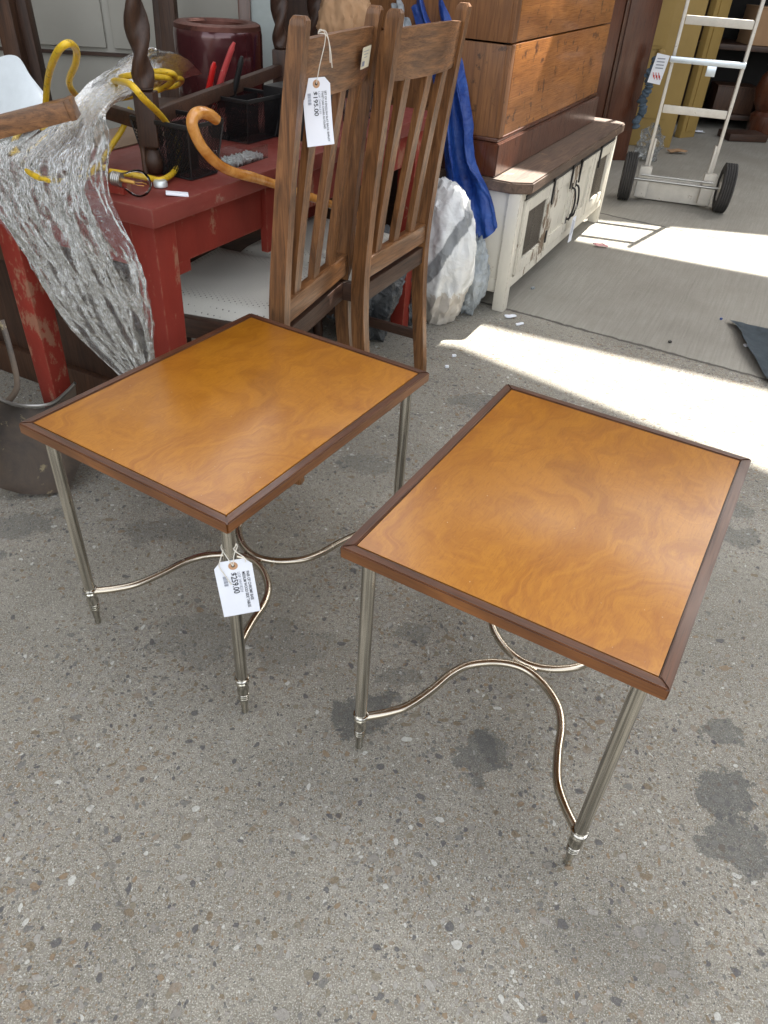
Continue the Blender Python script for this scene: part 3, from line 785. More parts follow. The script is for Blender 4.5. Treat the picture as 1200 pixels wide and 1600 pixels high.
# sticker on the crest rail of the first chair
def chair_pt(ch, x, y, z):
    a = ch.rotation_euler.z; return Vector((ch.location.x+cos(a)*x-sin(a)*y, ch.location.y+sin(a)*x+cos(a)*y, z))
a1 = ch1.rotation_euler.z; dX = Vector((cos(a1), sin(a1), 0)); dY = Vector((-sin(a1), cos(a1), 0))
st = bpy.data.objects.new('paper_sticker', None); COL.objects.link(st); st.empty_display_size = .02
p0 = chair_pt(ch1, .085, -.0865, .980)
tl = Vector((0, 0, 1))*1 + dY*-.13
st.matrix_world = frame(p0, dX+dY*.10, tl)
tag(st, 'small cream paper sticker on the crest rail of the tagged chair', 'sticker')
bm = NB(); box(bm, (0, 0, 0), (.068, .042, .0006), bev=0); obj('label_paper', bm, plain('sticker_cream', (.72, .66, .50), .7), st, smooth=False)
bm = NB()
for k in range(3): box(bm, (-.004, .013-.006*k, .0006), (.045-.01*k, .0012, .0002), bev=0)
q = -.028
rnd = random.Random(3)
while q < -.006:
    w_ = rnd.choice((.0006, .001)); box(bm, (q, -.011, .0006), (w_, .010, .0002), bev=0); q += w_+rnd.choice((.0006, .001))
obj('printed_lines', bm, M['inkgrey'], st, smooth=False)

# tag hanging from the crest rail
ep = chair_pt(ch1, -.112, -.118, .905)
nd = (Vector((0, 0, 0)) - Vector((ep.x, ep.y, 0))).normalized()
nd = (nd*.75 + Vector((.917, -.398, 0))*.5).normalized()
eyeP = atp(494, 131, ep, nd); botP = atp(499, 228, ep, nd)
ty2 = (eyeP-botP).normalized(); tx2 = ty2.cross(nd).normalized()
M2 = frame(eyeP, tx2, ty2)
Lp = lambda px, py: atp(px, py, ep+nd*.004, nd)
price_tag('white price tag reading $195.00, hanging by string from a chair crest rail', M2,
    [('SET OF 4 ENGLISH SLAT BACK BARLEY', .0165, -.013, .092, .0062, .00004, 'ink'), ('TWIST OAK CHAIRS AS FOUND', .0098, -.013, .068, .0062, .00004, 'ink'), ('LOF 24E06335', .0030, -.013, .040, .006, 0, 'inkgrey')],
    ('$195.00', -.0078, -.013, .043, .0128), (-.0165, -.016, .020, .007),
    [[eyeP+nd*.001, Lp(500, 100), Lp(507, 70), Lp(508, 52), Lp(500, 46), Lp(497, 53)],
     [Lp(497, 50), Lp(508, 48), Lp(514, 66), Lp(516, 98)],
     [Lp(499, 52), Lp(510, 55), Lp(516, 75), Lp(519, 106)]], h=.122, bend=.10)

# ------------------------------------------------------------------ red table
RN = Vector((-.491, 1.471, 0)); RD = Vector((.422, .906, 0)).normalized(); RP = Vector((-RD.y, RD.x, 0))
RA = math.atan2(RD.y, RD.x)       # local x along the long side, local y to the left
red = thing('red_table', 'red painted wooden table with worn edges, piled with tools, cable and plastic film', 'table', RN, RA)
RL, RWD = 1.38, .54
bm = NB(); box(bm, (RL/2, RWD/2, .731), (RL, RWD, .038), bev=.004); obj('table_top', bm, M['redtop'], red)
bm = NB(); box(bm, (RL/2, .06, .655), (RL-.20, .018, .11), bev=.002); obj('apron', bm, M['red'], red)
bm = NB(); box(bm, (RL/2, RWD-.06, .655), (RL-.20, .018, .11), bev=.002); obj('apron', bm, M['red'], red)
bm = NB(); box(bm, (.06, RWD/2, .655), (.018, RWD-.19, .11), bev=.002); obj('apron', bm, M['red'], red)
bm = NB(); box(bm, (RL-.06, RWD/2, .655), (.018, RWD-.19, .11), bev=.002); obj('apron', bm, M['red'], red)
bm = NB(); box(bm, (.46, .048, .62), (.05, .02, .16), bev=.002); obj('apron_batten', bm, M['red'], red)
bm = NB(); box(bm, (.125, .0595, .589), (.06, .0175, .028), bev=.002); obj('apron_block', bm, M['red'], red)
for x, y in ((.06, .06), (RL-.07, .06), (.06, RWD-.06), (RL-.07, RWD-.06)):
    bm = NB(); box(bm, (x, y, .355), (.066, .066, .71), bev=.004, taper=(.8, .8)); obj('leg', bm, M['red'], red)

def rl(x, y, z):  # red table local to world
    return RN + RD*x + RP*y + Vector((0, 0, z))
ZT = .7505
# ------------------------------------------------------------------ things on the red table
# barley twist table standing on it
def twist_leg(bm, x, y, z0, h, low=.15):
    lathe(bm, [(.010, 0), (.016, .004), (.021, .018), (.0225, .03), (.018, .045), (.013, .052), (.0165, .058)], 20, Matrix.Translation((x, y, z0)))
    box(bm, (x, y, z0+.058+.052), (.042, .042, .104), bev=.003)
    lathe(bm, [(.014, 0), (.019, .006), (.014, .012)], 16, Matrix.Translation((x, y, z0+.161)))
    rings = []; n = 150; zz = z0+.17; hh = h-.17
    for k in range(n+1):
        z = zz+hh*k/n; a = hh*k/n/.19*2*pi; fade = min(1, k/8)
        rings.append([])
        for j in range(20):
            th = 2*pi*j/20; r = .0185+.0065*fade*cos(2*(th-a/1))
            off = Vector((cos(a), sin(a), 0))*.0
            rings[-1].append(bm.verts.new(Vector((x+r*cos(th), y+r*sin(th), z))+off))
    for A, B in zip(rings, rings[1:]):
        for j in range(20): bm.faces.new((A[j], A[(j+1) % 20], B[(j+1) % 20], B[j]))
    bm.faces.new(rings[-1])
bt0 = at(243, 272, ZT)
W2l = [at(440, 172, ZT), at(492, 160, ZT)]
bt = thing('barley_twist_table', 'dark barley twist side table standing on the red table among the cables', 'table', (bt0.x, bt0.y, ZT), 0)
L3 = [(0, 0)] + [(q.x-bt0.x, q.y-bt0.y) for q in W2l]
for x, y in L3:
    bm = NB(); twist_leg(bm, x, y, 0, .62); obj('leg', bm, M['oakd_z'], bt)
for a_, b_ in ((Vector((*L3[0], .11)), Vector((*L3[1], .11))), (Vector((*L3[1], .11)), Vector((*L3[2], .11))), (Vector((*L3[0], .10)), Vector((-.17, .14, .10)))):
    d = (b_-a_).normalized()
    bm = NB(); beam(bm, a_+d*.019, b_-d*.019, .022, .03, bev=.003); obj('stretcher', bm, M['oakd_x'], bt)
bm = NB(); poly = [(-.05, -.05), (L3[1][0]+.0, L3[1][1]-.05), (L3[2][0]+.05, L3[2][1]+.05), (L3[2][0]-.3, L3[2][1]+.1), (-.25, .12)]
prism(bm, poly, .6205, .645); obj('table_top', bm, M['oakd_x'], bt)

# walking cane lying over the table edge
ce = rl(.19, 0, 0)
NCANE = Vector((RD.y, -RD.x, 0))
def cp3(px, py, off): return atp(px, py, ce + NCANE*off, NCANE)
cane = [cp3(338, 187, .0), cp3(328, 180, .0), cp3(315, 176, .0), cp3(304, 180, .0), cp3(300, 192, .0), cp3(305, 210, .0), cp3(318, 233, .0), cp3(338, 254, .002), cp3(362, 268, .006),
        cp3(395, 277, .016), cp3(430, 288, .026), cp3(470, 302, .036), cp3(513, 318, .045), cp3(560, 337, .05)]
bm = NB(); pts = catmull(cane, 5); rr = [.0125 if k > 4 else .011+.0003*k for k in range(len(pts))]
rr = [r*(1+.10*math.exp(-((k-44)/1.2)**2)) - .00004*k for k, r in enumerate(rr)]
tube(bm, pts, rr, 14)
tag(obj('walking_cane', bm, M['cane']), 'varnished walking cane with a crook handle lying across the red table edge', 'cane')

# wire mesh baskets
def basket(px, py, label, w, d, h, rot, parts):
    p = at(px, py, ZT)
    t = thing('mesh_basket', label, 'basket', (p.x, p.y, ZT), rot, 'black wire mesh desk baskets')
    fl = .016
    bm = NB()
    A = [(0, 0), (w, 0), (w, d), (0, d)]; B = [(-fl, -fl), (w+fl, -fl), (w+fl, d+fl), (-fl, d+fl)]
    va = [bm.verts.new((*q, .002)) for q in A]; vb = [bm.verts.new((*q, h)) for q in B]
    bm.faces.new(va)
    for k in range(4): bm.faces.new((va[k], va[(k+1) % 4], vb[(k+1) % 4], vb[k]))
    obj('mesh_wall', bm, M['mesh'], t, smooth=False)
    bm = NB()
    for k in range(4):
        a, b = Vector((*B[k], h)), Vector((*B[(k+1) % 4], h)); beam(bm, a, b, .005, .009, bev=.0015)
        beam(bm, Vector((*A[k], .003)), Vector((*A[(k+1) % 4], .003)), .003, .004, bev=.001)
        beam(bm, Vector((*A[k], .003)), Vector((*B[k], h)), .003, .003, bev=0)
    obj('rim', bm, M['blackplastic'], t)
    for (fx, along) in parts:
        bm = NB()
        if along: box(bm, (w*fx, d/2, h*.5), (.002, d+fl, h*.98), bev=0)
        else: box(bm, (w/2, d*fx, h*.5), (w+fl, .002, h*.98), bev=0)
        obj('divider', bm, M['mesh'], t, smooth=False)
    return t
basket(300, 283, 'black mesh basket with dividers, the nearer one beside the cane handle', .085, .125, .108, R(64)+0, [(.45, False)])
basket(388, 226, 'black mesh basket standing behind the clear box of screws', .12, .12, .10, R(64), [(.5, False)])

# hand tools standing in the basket
def tool(name, p0, p1, w, t_, mat, label, cat, curve=0, taper=.8):
    bm = NB(); a, b = Vector(p0), Vector(p1); n = 12; side = Vector((RD.x, RD.y, 0))
    pts = []
    for k in range(n+1):
        u = k/n; pts.append(a.lerp(b, u)+side*(curve*sin(pi*u)))
    rr = [w*(taper+(1-taper)*sin(pi*(.15+.75*k/n))) for k in range(n+1)]
    rr[-1] *= .55
    tube(bm, pts, rr, 10, sq=t_, upv=(RD.x, RD.y, 0))
    return tag(obj(name, bm, mat), label, cat)
yT = at(330, 215, ZT).y + .02
def ty_(px, py, dy=0): return aty(px, py, yT+dy)
tool('tool_handle', ty_(319, 172, .02), ty_(335, 97, .02), .011, .55, M['redplastic'], 'bright red plastic tool handle standing upright in the mesh basket', 'tool', .0)
tool('pliers', ty_(333, 176, .015), ty_(366, 66, .015), .0105, .6, M['pinkgrip'], 'worn red and white gripped pliers pointing up out of the basket', 'pliers', -.008)
tool('tool_handle', ty_(354, 178, .03), ty_(378, 88, .03), .009, .8, M['blackplastic'], 'dark grey tool handle leaning right in the mesh basket', 'tool', .006)
# clear box with screws
p = at(364, 264, ZT)
cb = thing('screw_box', 'clear plastic tray full of small silver screws on the red table', 'box', (p.x, p.y, ZT), R(66))
bw, bd, bh = .145, .062, .030
bm = NB()
for (c, s) in (((bw/2, bd/2, .001), (bw, bd, .0015)), ((bw/2, 0, bh/2), (bw, .0015, bh)), ((bw/2, bd, bh/2), (bw, .0015, bh)), ((0, bd/2, bh/2), (.0015, bd, bh)), ((bw, bd/2, bh/2), (.0015, bd, bh))):
    box(bm, c, s, bev=0)
obj('tray', bm, M['clearbox'], cb, smooth=False)
bm = NB(); rnd = random.Random(11)
for k in range(250):
    c = Vector((rnd.uniform(.008, bw-.008), rnd.uniform(.008, bd-.008), rnd.uniform(.003, .009)))
    d = Vector((rnd.uniform(-1, 1), rnd.uniform(-1, 1), rnd.uniform(-.4, .4))).normalized()
    beam(bm, c-d*.006, c+d*.005, .0018, .0018, bev=0); beam(bm, c+d*.005, c+d*.007, .0045, .0045, bev=0)
tag(obj('screws', bm, M['galv'], smooth=False, parent=cb), kind='stuff')
# light bulb lying on its side
bp = at(214, 296, ZT+.0); bpd = (at(250, 283, ZT)-at(200, 290, ZT)).normalized()
bmT = thing('light_bulb', 'clear glass light bulb lying on the red table by the yellow cable', 'light bulb')
cB = Vector((at(216, 287, ZT+.026).x, at(216, 287, ZT+.026).y, ZT+.0262)); ax = Vector((-.80, .1, .08)).normalized()
Mb = frame(cB, ax.cross(Vector((0, 0, 1))), ax.cross(ax.cross(Vector((0, 0, 1)))) ); Mb = frame(cB, Vector((0, 0, 1)).cross(ax), ax.cross(Vector((0, 0, 1)).cross(ax)))
bmT.matrix_world = Mb
sg = 1 if (Mb.to_3x3() @ Vector((0, 0, 1))).dot(ax) > 0 else -1
bm = NB(); lathe(bm, [(.0012, sg*-.026), (.010, sg*-.0238), (.0185, sg*-.018), (.0245, sg*-.008), (.026, 0), (.0245, sg*.009), (.020, sg*.019), (.0155, sg*.028), (.0135, sg*.036)], 26, None, True, False)
obj('glass_envelope', bm, M['glass'], bmT)
bm = NB(); prof = [(.0135, sg*.035)]
for k in range(5): prof += [(.0138, sg*(.036+.004*k)), (.0128, sg*(.038+.004*k))]
prof += [(.010, sg*.058), (.004, sg*.061)]
lathe(bm, prof, 22); obj('screw_cap', bm, M['steel'], bmT)
bm = NB(); tube(bm, [(0, 0, sg*.036), (0, 0, sg*.008)], .0035, 10)
for k in range(2):
    a = k*pi; tube(bm, [(.003*cos(a), .003*sin(a), sg*.012), (.011*cos(a), .011*sin(a), sg*-.004), (.006*cos(a), .006*sin(a), sg*-.015)], .0006, 5)
obj('filament', bm, plain('filament_amber', (.65, .36, .08), .4, .3), bmT)
# scrap of paper, red block, dowel, metal puck
p = at(277, 305, ZT); bm = NB(); box(bm, (0, 0, .003), (.045, .022, .004), Matrix.Rotation(.3, 3, 'Z') @ Matrix.Rotation(.1, 3, 'Y'), bev=.001)
o = tag(obj('paper_scrap', bm, M['paper']), 'folded white paper scrap at the front corner of the red table', 'paper'); o.location = (p.x, p.y, ZT)
p = at(182, 300, ZT); bm = NB(); box(bm, (0, .015, .012), (.026, .085, .024), bev=.002)
o = tag(obj('wooden_block', bm, M['red']), 'small red painted wooden block beside the light bulb', 'block'); o.location = (p.x, p.y, ZT); o.rotation_euler.z = RA+R(8)
p = at(231, 272, ZT+.0); bm = NB(); tube(bm, [(0, 0, 0), (-.004, .012, .085)], .0058, 12)
o = tag(obj('dowel', bm, M['brown_z']), 'short thin wooden dowel standing in front of the twisted leg', 'dowel'); o.location = (p.x, p.y-.012, ZT)
p = at(247, 292, ZT); bm = NB(); lathe(bm, [(.012, 0), (.0145, .002), (.0145, .011), (.012, .014), (.0005, .0142)], 22)
o = tag(obj('metal_cap', bm, M['galv']), 'small round metal cap lying right of the light bulb', 'cap'); o.location = (p.x+.006, p.y, ZT)
# card sheet under the cable
bm = NB(); box(bm, (0, 0, .002), (.24, .16, .003), bev=.0005)
p = at(190, 215, ZT); o = tag(obj('card_sheet', bm, M['cork']), 'flat brown card lying on the red table under the cables', 'card'); o.location = (p.x, p.y, ZT); o.rotation_euler.z = RA

# yellow cable: photo points with a height above the ground
def cab(L): return [at(px, py, z) for px, py, z in L]
loops = cab([(88, 250, .80), (72, 200, .83), (74, 130, .93), (88, 85, 1.0), (106, 68, 1.02), (119, 78, 1.0), (118, 100, .97), (108, 130, .92), (125, 152, .87), (160, 150, .87), (200, 122, .90),
             (240, 112, .92), (268, 114, .92), (272, 124, .90), (250, 140, .87), (215, 148, .86), (175, 150, .86), (152, 142, .87), (165, 130, .89), (205, 118, .93), (262, 122, .91), (284, 124, .88), (275, 134, .85),
             (240, 140, .84), (200, 152, .84), (160, 152, .85), (150, 140, .87), (170, 128, .90), (200, 130, .95), (225, 155, .93), (255, 185, .87), (272, 212, .82), (279, 240, .78), (272, 268, .762), (252, 281, .762),
             (232, 278, .762), (205, 273, .765), (172, 268, .765)])
bm = NB(); tube(bm, catmull(loops, 7), .0063, 10)
yc = thing('extension_cable', 'yellow extension cable looped in coils over the red table and through the film', 'cable', (loops[0].x, loops[0].y, ZT))
def rel(o, L): return o
def child_world(name, bm, mat, parent):
    o = obj(name, bm, mat, parent); o.matrix_parent_inverse = Matrix.Translation(-Vector(parent.location)); return o
child_world('cable_coil', bm, M['yellow'], yc)
tail = cab([(204, 168, .86), (192, 200, .82), (176, 225, .79), (160, 250, .775), (140, 272, .775), (105, 283, .775), (70, 280, .775), (45, 268, .78), (30, 245, .785), (22, 225, .79), (32, 205, .80), (55, 195, .80), (78, 210, .79)])
bm = NB(); tube(bm, catmull(tail, 7), .0063, 10); child_world('cable_coil', bm, M['yellow'], yc)
t2 = cab([(-20, 226, .79), (6, 236, .79), (40, 240, .785), (80, 212, .80), (92, 232, .785), (105, 255, .78), (135, 262, .775), (165, 262, .77)])
bm = NB(); tube(bm, catmull(t2, 7), .0063, 10); child_world('cable_coil', bm, M['yellow'], yc)

# batten, curled white plastic
a, b = at(-20, 203, .86), at(108, 170, .90)
bm = NB(); beam(bm, a, b, .05, .034, bev=.002); beam(bm, b, b+(b-a).normalized()*.0+Vector((.0, 0, 0))+(b-a).normalized()*.012, .052, .036, bev=.002)
tag(obj('timber_batten', bm, M['oak_x']), 'short timber batten with a reddish end, lying under the curled white plastic', 'timber')
yW = 2.0
rows = []
for (L_) in ([(-45, 150), (-10, 96), (25, 88), (48, 120), (74, 152)], [(-45, 180), (-12, 135), (18, 125), (45, 150), (75, 160)], [(-45, 200), (-15, 180), (8, 172), (40, 176), (72, 172)], [(-45, 215), (-15, 206), (6, 196), (38, 188), (68, 180)]):
    k = len(rows); rows.append([aty(px, py, yW + .03*sin(i*1.2) - .035*k) for i, (px, py) in enumerate(L_)])
bm = NB(); sheet(bm, rows, 8, 8)
r = bmesh.ops.extrude_face_region(bm, geom=list(bm.faces))
for v in [g_ for g_ in r['geom'] if isinstance(g_, bmesh.types.BMVert)]: v.co.y += .003
tag(obj('curled_plastic', bm, plain('opal_plastic', (.72, .78, .82), .35)), 'curled pale blue white plastic shade at the left edge on the red table', 'plastic shade')

# maroon drum on a stand behind the table
dp = aty(340, 44, 2.75) - Vector((0, 0, .225))
dt = thing('maroon_drum', 'glossy maroon metal drum with a dished copper rim behind the mesh baskets', 'drum', (dp.x, dp.y, dp.z))
rD = .138
bm = NB(); lathe(bm, [(rD*.93, 0), (rD, .012), (rD*1.0, .21), (rD*.985, .225), (rD*.96, .230)], 48, None, True, False); obj('drum_body', bm, M['maroon'], dt)
bm = NB(); lathe(bm, [(rD*.985, .226), (rD*.97, .238), (rD*.9, .243), (rD*.72, .243), (rD*.66, .236), (rD*.62, .20), (.01, .19)], 48, None, False, True); obj('rim', bm, M['copper'], dt)
# the crate the drum stands on
ct = thing('packing_crate', 'dark wooden crate under the maroon drum behind the red table', 'crate', (dp.x, dp.y, 0), R(20))
bm = NB(); box(bm, (0, 0, dp.z/2), (.44, .40, dp.z-.002), bev=.004); obj('crate_body', bm, M['oakd_x'], ct)
for z in (.1, .4, .66):
    bm = NB(); box(bm, (0, -.207, z), (.44, .012, .07), bev=.002); obj('batten', bm, M['brown_z'], ct)

# ------------------------------------------------------------------ plastic film draped over the table
FN = RD
FP = RN - RD*.03
def ff(px, py, off=0.): return atp(px, py, FP - RD*off, FN)
rows = [
    [at(175, 118, .93), at(205, 88, .955), at(240, 74, .965), at(290, 92, .94), at(318, 118, .87)],
    [at(120, 160, .88), at(158, 120, .92), at(200, 100, .94), at(245, 110, .92), at(262, 135, .87)],
    [at(40, 200, .86), at(85, 180, .87), at(130, 165, .89), at(160, 160, .93), at(176, 165, .92)],
    [ff(-45, 230, -.02), ff(20, 235, -.01), ff(80, 240, .0), ff(140, 228, .02), ff(168, 215, .03)],
    [ff(-40, 285, .0), ff(25, 290, .01), ff(80, 290, .02), ff(130, 290, .035), ff(168, 295, .03)],
    [ff(-8, 345, .01), ff(45, 350, .02), ff(100, 350, .035), ff(150, 350, .045), ff(186, 345, .03)],
    [ff(38, 410, .01), ff(85, 415, .02), ff(130, 415, .035), ff(178, 415, .045), ff(216, 405, .05)],
    [ff(75, 470, .01), ff(120, 480, .02), ff(160, 480, .03), ff(200, 475, .04), ff(232, 470, .05)],
    [ff(125, 530, .0), ff(158, 535, .01), ff(188, 535, .02), ff(216, 530, .03), ff(238, 525, .04)],
    [ff(190, 592, -.01), ff(204, 588, .0), ff(216, 580, .01), ff(228, 575, .02), ff(240, 570, .02)],
]
def fdisp(u, v, p):
    e = .35+.65*min(1, 6*min(v, 1-v)+.2)
    return e*(.012*fbm((u*3.2, v*1.6, 0), 2.0, 3, 2) + .005*ridge((u*4.5, v*3.2, 0), 1.5, 4) + .0028*ridge((u*8+v*3, v*11, .3), 1.6, 9) + .0010*ridge((u*15-v*6, v*26, .6), 1.7, 3))
bm = NB(); sheet(bm, rows, 34, 26, fdisp)
tag(obj('plastic_film', bm, M['film'], angle=180), 'crumpled clear plastic film draped over the red table and hanging down its front', 'plastic film')

# ------------------------------------------------------------------ under the red table, at the left
pc = thing('panelled_cabinet', 'low dark oak panelled cabinet standing under the red table', 'cabinet', rl(.52, .52, 0), RA+R(90))
CW, CH, CD = .75, .52, .32
bm = NB(); box(bm, (.0, -CD/2-.0, CH/2), (CW, CD, CH), bev=.004); obj('cabinet_body', bm, M['oakd_z'], pc)
bm = NB(); box(bm, (.0, .006, CH-.10), (CW+.02, .03, .05), bev=.004); box(bm, (0, .006, .05), (CW+.01, .026, .10), bev=.004); obj('moulding', bm, M['brown_z'], pc)
q_ = at(205, 645, 0); pc.location = (q_.x+RP.x*.375, q_.y+RP.y*.375, 0); pc.rotation_euler.z = RA+R(90)
# shovel head leaning at the left table leg
sc = thing('steel_scoop', 'large rusty round ended steel scoop leaning at the left leg of the red table', 'scoop')
def sp_(px, py, o_=0.): return atp(px, py, at(62, 774, .006) , Vector((.30, -.86, .42)).normalized()) + Vector((.30, -.86, .42)).normalized()*o_
rows = [[sp_(-40, 590, .0), sp_(0, 628, -.02), sp_(35, 640, -.05), sp_(75, 636, -.05), sp_(118, 598, .01)],
        [sp_(-45, 640, .01), sp_(0, 660, -.03), sp_(45, 665, -.045), sp_(90, 662, -.03), sp_(124, 650, .01)],
        [sp_(-40, 700, .01), sp_(0, 705, -.02), sp_(45, 708, -.03), sp_(95, 705, -.02), sp_(128, 690, .01)],
        [sp_(-20, 750, .01), sp_(15, 750, -.01), sp_(50, 752, -.015), sp_(95, 745, -.01), sp_(125, 725, .01)],
        [sp_(25, 768, .012), sp_(40, 771, .008), sp_(62, 772, .006), sp_(90, 768, .008), sp_(112, 752, .012)]]
bm = NB(); sheet(bm, rows, 8, 8)
bmesh.ops.solidify(bm, geom=list(bm.faces), thickness=.004)
obj('blade', bm, M['rust'], sc)
bm = NB(); tube(bm, catmull([sp_(-40, 590, .005), sp_(0, 625, -.015), sp_(35, 636, -.045), sp_(75, 633, -.045), sp_(104, 612, -.01), sp_(118, 598, .012)], 6), .0045, 8); obj('rolled_rim', bm, M['steel'], sc)
# a steel bucket handle strap behind at the left edge
ps = at(0, 640, 0)
st_ = thing('iron_strap', 'grey iron strap curving up at the left edge of the photograph behind the scoop', 'strap')
bm = NB(); tube(bm, catmull([aty(2, 500, 1.72), aty(14, 540, 1.70), aty(26, 590, 1.68), aty(24, 612, 1.67), aty(8, 630, 1.66), aty(-15, 642, 1.65)], 6), .008, 8, sq=.35); obj('strap_bar', bm, M['rust'], st_)
# white carton and dark boxes below the first chair
wb = at(335, 560, 0)
bx = thing('white_carton', 'open white carton on the ground beneath the tagged chair', 'carton', (-.62, 2.35, 0), R(50))
bm = NB(); box(bm, (0, 0, .11), (.26, .2, .22), bev=.003); obj('carton_body', bm, M['cream'], bx)
bm = NB(); beam(bm, (-.13, -.10, .222), (-.20, -.13, .30), .2, .003, up=(0, 1, 0), bev=0); obj('flap', bm, M['cream'], bx)
# black plastic sack beneath the second chair
def blob(name, c, r, mat, label, cat, amp=.18, seed=1, freq=3., rz=0, sub=5, group=None, flat=.0):
    bm = NB(); bmesh.ops.create_icosphere(bm, subdivisions=sub, radius=1)
    rot = Matrix.Rotation(rz, 3, 'Z')
    for v in bm.verts:
        n_ = v.co.normalized()
        nz = Vector((n_.x, n_.y, n_.z*.45)); fo = Vector((n_.x*2.3, n_.y*2.3, n_.z*.7)); k = 1 - amp*.9*abs(noise.noise(fo*1.5+Vector((seed, 0, 0))))**.7 - amp*.35*abs(noise.noise(fo*3.6+Vector((seed, 4, 0))))**.7 + amp*fbm(n_, freq*.5, 3, seed) + amp*.5*(ridge(nz, freq, seed+3)-.4) + amp*.22*(ridge(nz, freq*2.9, seed+5)-.4)
        q = Vector((n_.x*r[0], n_.y*r[1], n_.z*r[2]))*k
        q = rot @ q
        if q.z < -r[2]*(.9-flat): q.z = -r[2]*(.9-flat)
        v.co = q
    zmin = min(v.co.z for v in bm.verts)
    o = obj(name, bm, mat, angle=50); o.location = (c[0], c[1], c[2] if c[2] is not None else -zmin+.001)
    return tag(o, label, cat, group)
blob('plastic_sack', (-.14, 2.62, None), (.15, .16, .22), M['bagdark'], 'crumpled dark grey plastic sack on the ground behind the untagged chair', 'sack', .25, 3, 3.2)
blob('plastic_sack', (.155, 2.83, None), (.125, .16, .29), M['bag'], 'silver white plastic sack slumped against the white cabinet', 'sack', .15, 8, 1.7, R(25), flat=.1)
blob('plastic_sack', (.035, 2.76, None), (.07, .08, .15), M['bagdark'], 'black plastic sack with folds, left of the silver white sack', 'sack', .3, 14, 3.)
blob('plastic_sheet', (.28, 2.90, None), (.07, .07, .17), M['greyplastic'], 'grey translucent plastic bundle between the silver sack and the cabinet end', 'plastic sheet', .22, 21, 3.)
# blue tarpaulin hanging beside the chest
def tpY(px, py, y): return aty(px, py, y)
rows = [
    [tpY(632, -60, 3.25), tpY(650, -60, 3.2), tpY(668, -60, 3.24), tpY(690, -60, 3.18), tpY(705, -60, 3.24)],
    [tpY(636, 0, 3.16), tpY(655, 0, 3.12), tpY(670, 5, 3.16), tpY(690, 10, 3.08), tpY(706, 20, 3.12)],
    [tpY(660, 80, 3.08), tpY(680, 85, 3.02), tpY(695, 90, 3.08), tpY(708, 100, 3.02), tpY(722, 110, 3.06)],
    [tpY(680, 160, 3.02), tpY(697, 170, 2.96), tpY(708, 175, 3.02), tpY(722, 180, 2.95), tpY(738, 190, 3.0)],
    [tpY(690, 230, 2.98), tpY(703, 240, 2.93), tpY(716, 245, 2.98), tpY(730, 250, 2.92), tpY(742, 240, 2.98)],
    [tpY(694, 290, 2.98), tpY(712, 295, 2.93), tpY(730, 290, 2.97), tpY(747, 290, 2.90), tpY(757, 283, 2.90)],
    [tpY(698, 325, 2.94), tpY(720, 332, 2.90), tpY(741, 330, 2.90), tpY(757, 325, 2.88), tpY(768, 318, 2.86)],
    [tpY(708, 350, 2.92), tpY(728, 368, 2.88), tpY(746, 376, 2.88), tpY(762, 370, 2.86), tpY(774, 356, 2.84)],
]
bm = NB(); sheet(bm, rows, 14, 12, lambda u, v, p: .016*ridge((u*3, v*1.2, 0), 1.3, 2)+.008*fbm((u*4, v*5, 1), 1.5, 3, 5))
tag(obj('blue_tarpaulin', bm, M['tarp'], angle=180), 'bright blue tarpaulin hanging in folds between the chairs and the wooden chest', 'tarpaulin')
rows = [[tpY(600, -60, 3.3), tpY(615, -60, 3.24), tpY(635, -60, 3.28)], [tpY(606, 0, 3.2), tpY(620, 8, 3.15), tpY(636, 0, 3.2)], [tpY(612, 40, 3.15), tpY(628, 44, 3.10), tpY(642, 36, 3.15)], [tpY(618, 90, 3.14), tpY(630, 92, 3.1), tpY(640, 90, 3.14)]]
bm = NB(); sheet(bm, rows, 12, 10, lambda u, v, p: .02*ridge((u*2, v*2, 0), 1.3, 6))
tag(obj('plastic_sheet', bm, M['greyplastic'], angle=180), 'grey plastic sheet bunched above the crest rail of the untagged chair', 'plastic sheet')
blob('paper_bag', (aty(540, 30, 2.62).x, 2.62, aty(540, 30, 2.62).z), (.09, .07, .10), M['kraft'], 'crumpled brown paper bag behind the crest rail of the tagged chair', 'paper bag', .2, 5, 1.8)
# glassware and box at the far end of the red table
for i, (x, y, r_, h_) in enumerate([(1.02, .12, .035, .12), (1.13, .10, .03, .10), (1.2, .2, .04, .14)]):
    bm = NB(); lathe(bm, [(r_*.9, 0), (r_, .005), (r_, h_*.7), (r_*.6, h_*.85), (r_*.6, h_)], 24, None, True, False)
    o = tag(obj('glass_jar', bm, M['clearbox']), ['short clear glass jar nearest the chairs on the far end of the red table', 'smallest clear glass jar on the far end of the red table', 'tallest clear glass jar on the far end of the red table'][i], 'jar', 'glass jars on the red table')
    o.location = rl(x, y, ZT)
bm = NB(); box(bm, (0, 0, .06), (.16, .12, .12), bev=.004)
o = tag(obj('storage_box', bm, M['blackplastic']), 'black plastic storage box standing behind the chair slats', 'box'); o.location = rl(.78, .16, ZT); o.rotation_euler.z = RA

